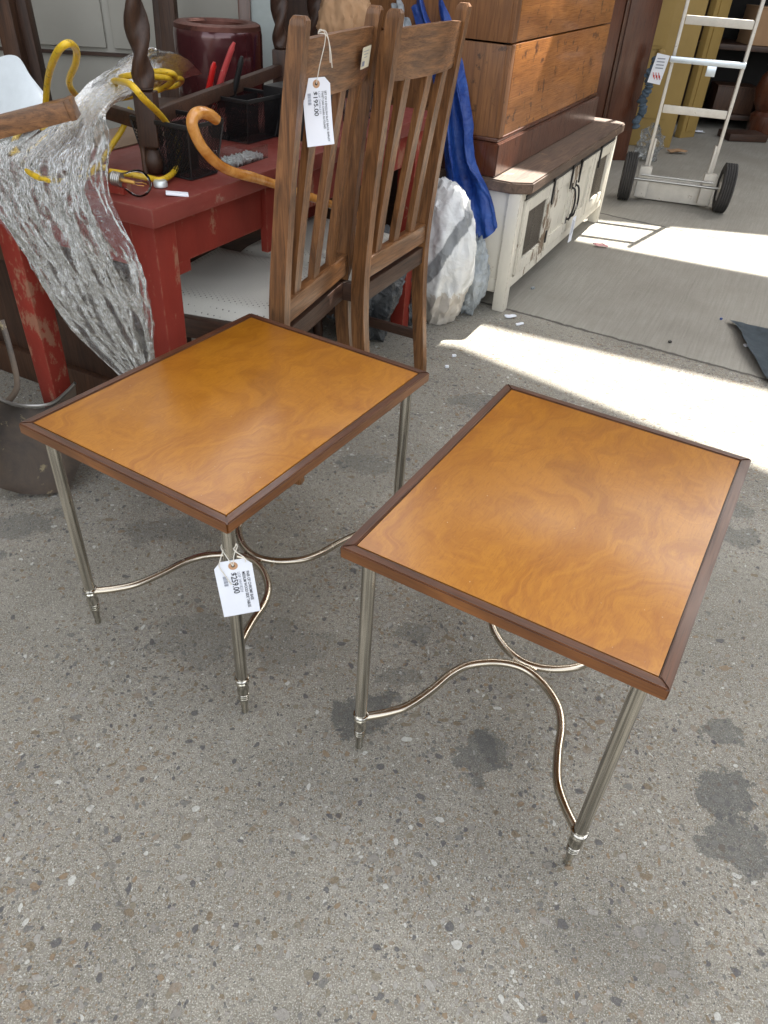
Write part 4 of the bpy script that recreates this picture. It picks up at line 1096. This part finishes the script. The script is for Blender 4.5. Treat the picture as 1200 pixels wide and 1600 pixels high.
# ------------------------------------------------------------------ white cabinet with plank top
K0 = Vector((.430, 2.925, 0)); KD = Vector((.423, .906, 0)).normalized(); KA = math.atan2(KD.y, KD.x)
kab = thing('white_cabinet', 'distressed white low cabinet with dark plank top and mesh doors', 'cabinet', K0, KA)
KL, KW, KH = 1.56, .43, .5       # local x along the front, y to the back
for x, y in ((.025, .025), (KL-.025, .025), (.025, KW-.025), (KL-.025, KW-.025)):
    bm = NB(); box(bm, (x, y, .23), (.05, .05, .46), bev=.004); obj('leg', bm, M['white'], kab)
bm = NB(); poly = [(-.015, .04), (.03, -.03), (KL-.02, -.03), (KL+.03, .03), (KL+.03, KW+.01), (-.015, KW+.01)]
prism(bm, poly, .46, .502); bmesh.ops.bevel(bm, geom=list(bm.edges), offset=.005, segments=2, affect='EDGES'); obj('plank_top', bm, M['planktop'], kab)
bm = NB(); box(bm, (KL/2, KW-.02, .27), (KL-.1, .015, .36), bev=.002); box(bm, (KL/2, KW/2, .105), (KL-.1, KW-.06, .018), bev=.002); obj('carcass', bm, M['white'], kab)
for x in (.022, KL-.022):
    bm = NB(); box(bm, (x, KW/2, .265), (.018, KW-.1, .39), bev=.002); obj('side_panel', bm, M['white'], kab)
    bm = NB(); box(bm, (x, KW/2, .10), (.022, KW-.1, .05), bev=.003); obj('side_rail', bm, M['white'], kab)
bm = NB(); box(bm, (KL/2, .012, .11), (KL-.1, .022, .04), bev=.003); box(bm, (KL/2, .012, .445), (KL-.1, .022, .03), bev=.003); obj('front_rail', bm, M['white'], kab)
bm = NB(); box(bm, (KL/2, -.002, .437), (KL-.13, .006, .018), bev=.001); obj('sliding_track', bm, M['black'], kab)
def door(x0, x1, kind):
    w = x1-x0; xc = (x0+x1)/2; z0, z1 = .135, .425; f = .05
    bm = NB()
    box(bm, (x0+f/2, .004, (z0+z1)/2), (f, .02, z1-z0), bev=.003); box(bm, (x1-f/2, .004, (z0+z1)/2), (f, .02, z1-z0), bev=.003)
    box(bm, (xc, .004, z0+f/2), (w-2*f, .019, f), bev=.003); box(bm, (xc, .004, z1-f/2), (w-2*f, .019, f), bev=.003)
    d = obj('door', bm, M['white'], kab)
    if kind == 'mesh':
        bm = NB(); box(bm, (xc, .006, (z0+z1)/2), (w-2*f+.004, .002, z1-z0-2*f+.004), bev=0); obj('mesh_panel', bm, M['wmesh'], d, smooth=False)
        bm = NB(); box(bm, (xc, .05, (z0+z1)/2), (w-2*f+.03, .003, z1-z0-2*f+.04), bev=0); obj('door_backing', bm, M['dark'], d, smooth=False)
    else:
        bm = NB(); box(bm, (xc, .010, (z0+z1)/2), (w-2*f+.004, .012, z1-z0-2*f+.004), bev=.001); obj('door_panel', bm, M['white'], d)
    return d
d1 = door(.07, .43, 'mesh'); d2 = door(.44, .775, 'plank'); d3 = door(.785, 1.11, 'plank'); d4 = door(1.12, 1.48, 'mesh')
for d_, xs in ((d1, (.42,)), (d2, (.70,)), (d3, (.84,)), (d4, (1.20,))):
    for x in xs:
        bm = NB(); box(bm, (x, -.010, .40), (.014, .006, .11), bev=.001); lathe(bm, [(.016, 0), (.016, .007)], 18, Matrix.Translation((x, -.006, .447)) @ Matrix.Rotation(R(90), 4, 'X'))
        obj('roller_strap', bm, M['black'], d_)
for d_, x in ((d2, .75), (d3, .81)):
    bm = NB(); tube(bm, catmull([(x, -.006, .34), (x, -.022, .332), (x+.004, -.03, .29), (x+.004, -.03, .25), (x, -.022, .208), (x, -.006, .20)], 5), .0045, 8)
    box(bm, (x, -.007, .345), (.014, .003, .03), bev=.001); box(bm, (x, -.007, .195), (.014, .003, .03), bev=.001)
    obj('handle', bm, M['black'], d_)
for z in (.20, .36):
    bm = NB(); box(bm, (.435, -.008, z), (.016, .006, .05), bev=.001); obj('hinge', bm, M['black'], kab)
# card hanging from a handle
hk = thing('price_tag', 'white price tag with faint lettering hanging from a door handle of the white cabinet', 'price tag', K0 + KD*.79 - Vector((-KD.y, KD.x, 0))*.036, KA)
bm = NB(); box(bm, (0, 0, .15), (.06, .001, .115), Matrix.Rotation(.08, 3, 'Y'), bev=0); obj('card', bm, M['paper'], hk, smooth=False)
bm = NB(); tube(bm, [(0, 0, .205), (.008, .004, .26), (-.012, .008, .262)], .0009, 5); obj('string', bm, M['string'], hk)
bm = NB()
for k in range(4): box(bm, (-.018+.011*k, -.001, .158), (.0028, .0004, .08-.01*k), bev=0)
obj('printed_lines', bm, M['inkgrey'], hk, smooth=False)

# chest standing on it
CO = K0 + KD*.02 + Vector((-KD.y, KD.x, 0))*.115
chest = thing('pine_chest', 'large orange pine chest with a plinth standing on the white cabinet', 'chest', (CO.x, CO.y, .5035), KA)
XL, XD = 1.46, .60
bm = NB(); x0 = -.02
poly = [(x0, 0), (x0+XL, 0), (x0+XL, XD), (x0, XD)]
prism(bm, poly, 0, .115); bmesh.ops.bevel(bm, geom=list(bm.edges), offset=.004, segments=2, affect='EDGES'); obj('plinth', bm, M['mahog_z'], chest)
bm = NB(); box(bm, (x0+XL/2, XD/2, .123), (XL-.02, XD-.02, .014), bev=.005); obj('plinth_cap', bm, M['mahog_z'], chest)
for k, (z0, z1) in enumerate(((.13, .42), (.426, .72), (.726, 1.0))):
    bm = NB(); box(bm, (x0+XL/2+.035, .025, (z0+z1)/2), (XL-.10, .022, z1-z0), bev=.003); obj('front_plank', bm, M['pine_x'], chest)
    for xx, yy, w, d in ((x0+.026, .30, .022, XD-.05), (x0+XL-.026, .30, .022, XD-.05)):
        bm = NB(); box(bm, (xx, yy, (z0+z1)/2), (w, d, z1-z0), bev=.003); obj('side_plank', bm, M['pine_z'], chest)
    bm = NB(); box(bm, (x0+.042, .022, (z0+z1)/2), (.05, .026, z1-z0-.001), bev=.002); obj('corner_batten', bm, M['pine_z'], chest)
bm = NB(); box(bm, (x0+XL/2, XD-.02, .56), (XL-.03, .02, .86), bev=.002); box(bm, (x0+XL/2, XD/2, 1.01), (XL, XD, .02), bev=.003); obj('back_and_lid', bm, M['pine_x'], chest)
bm = NB(); box(bm, (x0+XL/2+.03, .052, .56), (XL-.10, .012, .84), bev=0); obj('lining', bm, M['dark'], chest, smooth=False)
# wardrobe
wp = at(977, 251, 0)
wd = thing('mahogany_wardrobe', 'tall glossy mahogany wardrobe behind the pine chest', 'wardrobe', (wp.x, wp.y, 0), R(8))
bm = NB(); box(bm, (-.60, .28, 1.1), (1.2, .56, 2.2), bev=.004); obj('wardrobe_body', bm, M['mahog_z'], wd)
bm = NB(); box(bm, (-.115, -.006, 1.15), (.20, .014, 1.9), bev=.004); box(bm, (-.46, -.006, 1.15), (.42, .014, 1.9), bev=.004); obj('wardrobe_door', bm, M['mahog_z'], wd)
bm = NB(); box(bm, (-.235, -.010, 1.15), (.026, .03, 2.1), bev=.006); obj('moulding', bm, M['walnut_z'], wd)

# mustard cupboard
mp0 = at(1046, 231, 0); ml = at(1003, 228, 0)
dv = Vector((mp0.x-ml.x, mp0.y-ml.y)); ang = math.atan2(dv.y, dv.x)
kw = atp(1031, 82, mp0, Vector((-dv.y, dv.x, 0)).normalized()) - mp0; kl = Vector((kw.x*cos(ang)+kw.y*sin(ang), 0, kw.z))
mu = thing('mustard_cupboard', 'mustard yellow painted cupboard with a panelled door and round wooden knob', 'cupboard', (mp0.x, mp0.y, 0), ang)
bm = NB(); box(bm, (-.45, .18, 1.05), (.9, .36, 2.1), bev=.005); obj('cupboard_body', bm, M['mustard'], mu)
bm = NB(); box(bm, (-.30, -.006, .95), (.42, .012, 1.5), bev=.003); dd = obj('door', bm, M['mustard'], mu)
bm = NB(); box(bm, (-.34, -.016, 1.10), (.22, .010, .9), bev=.006); box(bm, (-.34, -.023, 1.10), (.17, .008, .85), bev=.004); obj('door_panel', bm, M['mustard'], dd)
bm = NB(); lathe(bm, [(.008, 0), (.010, .012), (.026, .022), (.030, .035), (.022, .046), (.004, .050)], 22, Matrix.Translation((kl.x, -.010, kl.z)) @ Matrix.Rotation(R(90), 4, 'X')); obj('knob', bm, M['mustard'], dd)
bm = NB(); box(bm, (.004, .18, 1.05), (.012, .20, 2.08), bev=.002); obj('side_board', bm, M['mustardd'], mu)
mp1, mp2 = at(1062, 216, 0), at(1084, 214, 0)
mb = thing('mustard_board', 'narrow mustard yellow board standing between the cupboard and the dark shelves', 'board', (mp1.x, mp1.y, 0), math.atan2(mp2.y-mp1.y, mp2.x-mp1.x))
wmm = (mp2-mp1).length
bm = NB(); box(bm, (wmm/2, .03, 1.0), (wmm, .06, 2.0), bev=.004); obj('board', bm, M['mustard'], mb)
bm = NB(); box(bm, (wmm*.5, -.004, 1.0), (wmm*.5, .01, 1.9), bev=.003); obj('raised_strip', bm, M['mustard'], mb)
# knotted rope
rt_ = at(1013, 212, 0)
ry = wp.y-.12
tag(obj('knotted_rope', (lambda b: (tube(b, catmull([aty(1024+3*sin(k*1.7)-3.0*k*.9, 90+10*k, ry+.015*cos(k*2.1)) for k in range(12)], 6), [.024+.016*noise.noise(Vector((i*.5, 1, 2)))+.006*sin(i*1.9) for i in range(67)], 12), b)[1])(NB()), M['rope']), 'knotted blue grey rope hanging beside the mustard cupboard', 'rope')
yk = ry-.05
pt_ = thing('price_tag', 'white price tag with red scrawl hanging by the mustard cupboard knob', 'price tag', aty(1029, 108, yk), R(-6))
bm = NB(); box(bm, (0, 0, 0), (.085, .002, .17), Matrix.Rotation(.12, 3, 'Y'), bev=0); obj('card', bm, M['paper'], pt_, smooth=False)
bm = NB()
for k in range(3): tube(bm, catmull([(-.03+.018*k, -.004, -.02), (-.02+.018*k, -.004, -.05), (-.03+.018*k+.01, -.004, -.035), (-.012+.018*k, -.004, -.06)], 4), .0022, 5)
obj('red_scrawl', bm, M['redplastic'], pt_)
bm = NB()
for k in range(4): box(bm, (0.002, -.003, .06-.018*k), (.05, .0006, .006), bev=0)
obj('printed_lines', bm, M['inkgrey'], pt_, smooth=False)
blob('plastic_bag', (at(1008, 250).x, at(1008, 250).y, None), (.10, .10, .12), M['film'], 'clear crumpled plastic bag on the ground behind the left truck wheel', 'plastic bag', .4, 6, 3)

# dark shelving at the right back
sp0 = at(1082, 208, 0)
sh = thing('dark_shelving', 'dark wooden shelving unit stacked with goods at the far right', 'shelving', (sp0.x+.05, sp0.y+.3, 0), R(-4))
bm = NB(); box(bm, (1.5, .62, 1.2), (3.4, .04, 2.4), bev=0); obj('back_panel', bm, M['dark'], sh)
for z in (.10, .62, 1.15, 1.7):
    bm = NB(); box(bm, (1.5, .3, z), (3.2, .6, .04), bev=.004); obj('shelf', bm, M['oakd_x'], sh)
for x in (-.02, 1.05, 2.2):
    bm = NB(); box(bm, (x, .30, 1.1), (.06, .58, 2.2), bev=.004); obj('upright', bm, M['oakd_z'], sh)
def onshelf(x, y, z):
    a = sh.rotation_euler.z; return (sh.location.x+cos(a)*x-sin(a)*y, sh.location.y+sin(a)*x+cos(a)*y, z)
bm = NB(); lathe(bm, [(.10, 0), (.12, .03), (.12, .16), (.09, .19), (.13, .26), (.15, .34), (.12, .45), (.08, .50), (.11, .53), (.07, .57), (.06, .60)], 28)
o = tag(obj('turned_pedestal', bm, M['mahog_z']), 'thick turned mahogany pedestal standing on the ground at the right edge', 'pedestal'); q_ = at(1185, 212, 0); o.location = (q_.x, q_.y, .0)
for i, (x, z, w, h, c_m, lb) in enumerate([(.35, .12, .34, .2, 'brown_z', 'brown box on the lowest shelf of the dark shelving'), (.75, .12, .2, .1, 'cream', 'pale carton low on the dark shelving'), (.45, .64, .3, .26, 'kraft', 'tan box on the middle shelf of the dark shelving'), (.85, .64, .22, .16, 'brown_z', 'small brown box on the middle shelf right of the tan box')]):
    bm = NB(); box(bm, (0, 0, h/2), (w, .26, h), bev=.004); box(bm, (0, -.002, h+.006), (w*1.02, .27, .012), bev=.002)
    o = tag(obj('storage_box', bm, M[c_m]), lb, 'box'); o.location = onshelf(x, .2, z+.001); o.rotation_euler.z = R(-4+5*i)
bm = NB(); lathe(bm, [(.05, 0), (.055, .03), (.035, .06), (.05, .1), (.05, .5), (.035, .56), (.055, .6)], 20, Matrix.Rotation(R(85), 4, 'Y'))
o = tag(obj('table_leg', bm, M['brown_z']), 'loose turned table leg lying in front of the dark shelving', 'table leg'); q_ = at(1105, 190, 0); o.location = (q_.x-.05, q_.y, .10)
bm = NB(); box(bm, (0, 0, .03), (.34, .22, .055), bev=.006)
o = tag(obj('timber_offcut', bm, M['oakd_x']), 'flat dark timber offcut on the ground by the turned pedestal', 'timber'); q_ = at(1158, 218, 0); o.location = (q_.x, q_.y, .001); o.rotation_euler.z = .15
# dirt-brown flap of card near shelves
for i, (px, py, s_x, s_y, mt, lb, ct_, rz_) in enumerate([
        (1057, 240, .16, .07, 'kraft', 'torn brown paper on the ground by the mustard cupboard', 'paper', .1),
        (1092, 208, .10, .06, 'paper', 'white paper scrap at the foot of the dark shelving', 'paper', .4),
        (1192, 210, .14, .09, 'paper', 'crumpled white wrapper beside the turned pedestal', 'wrapper', .2),
        (938, 386, .085, .028, 'pink', 'pink and white torn label on the concrete before the white cabinet', 'label', -.1),
        (798, 497, .055, .022, 'paper', 'upper white chip of wood by the near cabinet foot', 'scrap', .2),
        (812, 508, .040, .014, 'paper', 'lower white chip of wood by the near cabinet foot', 'scrap', .5),
        (832, 452, .020, .012, 'greyplastic', 'small pale chip lying on the ground under the cabinet doors', 'scrap', .5),
        (709, 558, .018, .010, 'paper', 'small white chip lying left of the sunlit strip, the farther of two', 'scrap', .3),
        (698, 575, .014, .012, 'paper', 'small white chip by the chair leg, the nearer of two', 'scrap', .1),
        (1046, 536, .014, .011, 'black', 'small dark stone on the ribbed concrete', 'stone', .4),
        (1126, 500, .010, .008, 'tarp', 'tiny blue plastic fragment left of the grey felt mat', 'scrap', .4),
        (1167, 541, .035, .02, 'paper', 'white paper corner sticking out from under the grey mat', 'paper', .4)]):
    q_ = at(px, py, 0); bm = NB(); h = .004 if s_x > .02 else .007
    ring = []; rnd = random.Random(i)
    for k in range(14):
        a = 2*pi*k/14; rr_ = (1/max(abs(cos(a)), abs(sin(a))))*.5*rnd.uniform(.75, 1.0)
        ring.append((rr_*cos(a)*s_x, rr_*sin(a)*s_y))
    prism(bm, ring, 0, h)
    for v in bm.verts: v.co.z += .02*s_x/.05*(.5+.5*noise.noise(v.co*40))*(.5 if s_x > .05 else .2)
    o = tag(obj({'paper': 'paper_scrap', 'scrap': 'scrap', 'wrapper': 'wrapper', 'label': 'torn_label', 'stone': 'stone'}[ct_], bm, M[mt], angle=30), lb, ct_)
    o.location = (q_.x, q_.y, .002); o.rotation_euler.z = rz_
# felt mat at the right edge
rows = [[at(1138, 498, .015), at(1170, 507, .008), at(1215, 515, .01), at(1260, 520, .01)],
        [at(1155, 512, .03), at(1180, 525, .012), at(1220, 535, .01), at(1265, 540, .01)],
        [at(1163, 530, .035), at(1190, 548, .02), at(1225, 560, .01), at(1268, 565, .01)],
        [at(1180, 560, .03), at(1200, 575, .02), at(1230, 590, .01), at(1270, 595, .01)],
        [at(1198, 590, .02), at(1215, 600, .014), at(1240, 608, .01), at(1272, 612, .01)]]
bm = NB(); sheet(bm, rows, 8, 8, lambda u, v, p: .004*fbm((u*3, v*3, 0), 2, 3)); bmesh.ops.solidify(bm, geom=list(bm.faces), thickness=.007)
tag(obj('felt_mat', bm, M['mat'], angle=60), 'thick blue grey felt mat curling up from the concrete at the right edge', 'mat')

# ------------------------------------------------------------------ hand truck
hL, hR = at(992, 310, 0), at(1100, 324, 0)
hd = Vector((hR.x-hL.x, hR.y-hL.y)); HWD = hd.length
ht = thing('hand_truck', 'scuffed white metal hand truck with two black tyres standing on the concrete', 'hand truck', (hL.x, hL.y, 0), math.atan2(hd.y, hd.x))
lean = .03
def HP(x, z, y=0): return Vector((x, y+lean*z, z))
for x in (.018, HWD-.018):
    bm = NB(); beam(bm, HP(x, .03), HP(x, 1.5), .018, .036, up=(0, 1, 0), bev=.004); beam(bm, HP(x+(.016 if x < .1 else -.016), .03, -.004), HP(x+(.016 if x < .1 else -.016), .34, -.004), .012, .044, up=(0, 1, 0), bev=.003)
    obj('side_rail', bm, M['alu'], ht)
for z, mt, hh in ((.50, 'alu', .042), (.93, 'alu', .042), (1.36, 'alu', .042)):
    bm = NB(); beam(bm, HP(.03, z, -.012), HP(HWD-.03, z, -.012), hh, .014, up=(0, 1, 0), bev=.004); obj('cross_bar', bm, M[mt], ht)
bm = NB(); beam(bm, HP(.0, .745, -.03), HP(HWD-.01, .745, -.03), .03, .02, up=(0, 1, 0), bev=.003); box(bm, HP(HWD*.56, .705, -.035), (.05, .01, .05), bev=.002); obj('zinc_bar', bm, M['zinc'], ht)
bm = NB(); box(bm, (HWD/2, -.012, .075), (HWD-.0, .012, .13), bev=.003); obj('base_plate', bm, M['alu'], ht)
bm = NB(); box(bm, (HWD/2, .12, .012), (HWD-.04, .24, .008), bev=.002); obj('toe_plate', bm, M['alu'], ht)
for x in (.0, HWD):
    s = -1 if x == 0 else 1
    bm = NB(); box(bm, (x-s*.02, -.03, .11), (.07, .05, .17), bev=.005); obj('axle_bracket', bm, M['alu'], ht)
bm = NB(); tube(bm, [(-.09, -.055, .125), (HWD+.09, -.055, .125)], .008, 12); obj('axle', bm, M['steel'], ht)
bm = NB(); tube(bm, [(0, -.075, .155), (HWD, -.075, .155)], .006, 10); obj('brace_rod', bm, M['steel'], ht)
WR = .134
def wheel(x, s):
    bm = NB(); Mx = Matrix.Translation((x, -.055, WR)) @ Matrix.Rotation(R(90), 4, 'Y')
    prof = [(WR*.55, -.030), (WR*.70, -.036), (WR*.88, -.036), (WR*.955, -.030)]
    for k in range(5):
        z = -.027+.0135*k
        prof += [(WR*.985, z-.004), (WR, z-.003), (WR, z+.003), (WR*.985, z+.004), (WR*.955, z+.0052)]
    prof += [(WR*.88, .036), (WR*.70, .036), (WR*.55, .030)]
    lathe(bm, prof, 56, Mx, False, False)
    w_ = obj('wheel', bm, M['rubber'], ht, angle=30)
    bm = NB(); lathe(bm, [(.01, -.034), (.03, -.034), (.034, -.014), (WR*.52, -.012), (WR*.58, -.030), (WR*.58, .030), (WR*.52, .012), (.034, .014), (.03, .034), (.01, .034)], 32, Mx); obj('rim', bm, M['alu'], w_)
wheel(-.075, -1); wheel(HWD+.075, 1)

# ------------------------------------------------------------------ furniture behind the red table (top left)
cu = thing('cream_cupboard', 'cream painted cupboard with flat doors behind the red table', 'cupboard', (aty(150, 90, 3.35).x, 3.35, 0), R(6))
bm = NB(); box(bm, (.05, .25, .85), (1.30, .5, 1.7), bev=.006); obj('cupboard_body', bm, M['cream'], cu)
zline = aty(150, 78, 3.35).z
for x, w in ((-.26, .62), (.38, .60)):
    bm = NB(); box(bm, (x, -.008, zline+.44), (w, .018, .86), bev=.004); d_ = obj('door', bm, M['cream'], cu)
    bm = NB(); lathe(bm, [(.006, 0), (.010, .004), (.010, .009), (.002, .012)], 16, Matrix.Translation((x-.17, -.016, zline+.10)) @ Matrix.Rotation(R(90), 4, 'X')); obj('knob', bm, M['black'], d_)
bm = NB(); box(bm, (.05, -.006, zline-.012), (1.28, .016, .012), bev=0); obj('shadow_gap', bm, M['oakd_x'], cu)
# brown frames in front of the cupboard
def frame_post(px0, py0, px1, py1, y, w, mat, label, cat='furniture leg', depth=.05):
    a, b = aty(px0, py0, y), aty(px1, py1, y); b = a + (b-a)
    top = a + (b-a)*1.9
    bot = a
    name = {'furniture leg': 'furniture_leg', 'bed frame': 'bed_frame'}[cat]
    bm = NB(); beam(bm, Vector((bot.x, bot.y, 0)), top, w, depth, up=(0, 1, 0), bev=.004)
    return tag(obj(name, bm, mat), label, cat, 'upright timber furniture legs behind the red table')
frame_post(38, 120, 5, -10, 2.95, .06, M['brown_z'], 'broad brown timber upright at the upper left corner')
frame_post(66, 118, 34, -10, 3.0, .05, M['oakd_z'], 'dark brown timber upright right of the broad one at the upper left')
frame_post(246, 95, 243, 0, 3.15, .035, M['oakd_z'], 'narrow dark timber upright left of the maroon drum')
frame_post(262, 95, 258, 0, 3.1, .055, M['brown_z'], 'mid brown timber upright just left of the maroon drum')
frame_post(384, 60, 382, 0, 3.2, .045, M['mahog_z'], 'reddish timber upright rising behind the maroon drum')
# pale board leaning, behind
bm = NB(); beam(bm, aty(423, 110, 3.2), aty(395, -60, 3.2), .09, .02, up=(0, 1, 0), bev=.003)
tag(obj('leaning_board', bm, plain('pale_blue_board', (.42, .47, .46), .6)), 'pale grey blue board leaning beside the maroon drum', 'board')
# dark sideboard far behind the chairs
sb = thing('dark_sideboard', 'tall dark sideboard in shade behind the chairs and the twisted legs', 'sideboard', (.0, 3.62, 0), R(4))
bm = NB(); box(bm, (-.12, .25, .8), (1.05, .5, 1.6), bev=.006); obj('sideboard_body', bm, M['oakd_x'], sb)
bm = NB()
for x in (-.38, .12): box(bm, (x, -.006, .85), (.44, .014, 1.2), bev=.004)
obj('door', bm, M['oakd_z'], sb)
# buildings
bm = NB(); box(bm, (0, 0, 3), (.4, 22, 6), bev=.01)  # unseen wall added to make the ambient light directional
for y in (-8, -4, 0, 4, 8): box(bm, (-.22, y, 1.6), (.08, 2.4, 2.8), bev=.01)
o = tag(obj('right_blocker_wall', bm, M['wall'], smooth=False), 'long grey wall added out of view on the right to cut side light', 'wall'); o.location = (9.5, 4, 0)
bm = NB(); box(bm, (0, 0, 2.4), (14, .3, 4.8), bev=.01)
for x in (-4, -1.2, 1.6, 4.4): box(bm, (x, -.17, 1.5), (1.6, .06, 2.6), bev=.01)
o = tag(obj('shop_wall', bm, M['wall'], smooth=False), 'dark rendered shop wall closing off the back of the yard', 'wall'); o.location = (1.0, 10.2, 0)
bm = NB(); box(bm, (0, -1, 2.4), (.3, 11, 4.8), bev=.01)  # wall added close in to darken the left side
for y in (-5, -3, 0, 3): box(bm, (.17, y, 1.5), (.06, 1.5, 2.4), bev=.01)
o = tag(obj('left_blocker_wall', bm, M['wall'], smooth=False), 'dark wall added along the left side to cut light', 'wall'); o.location = (-2.5, 6.2, 0)
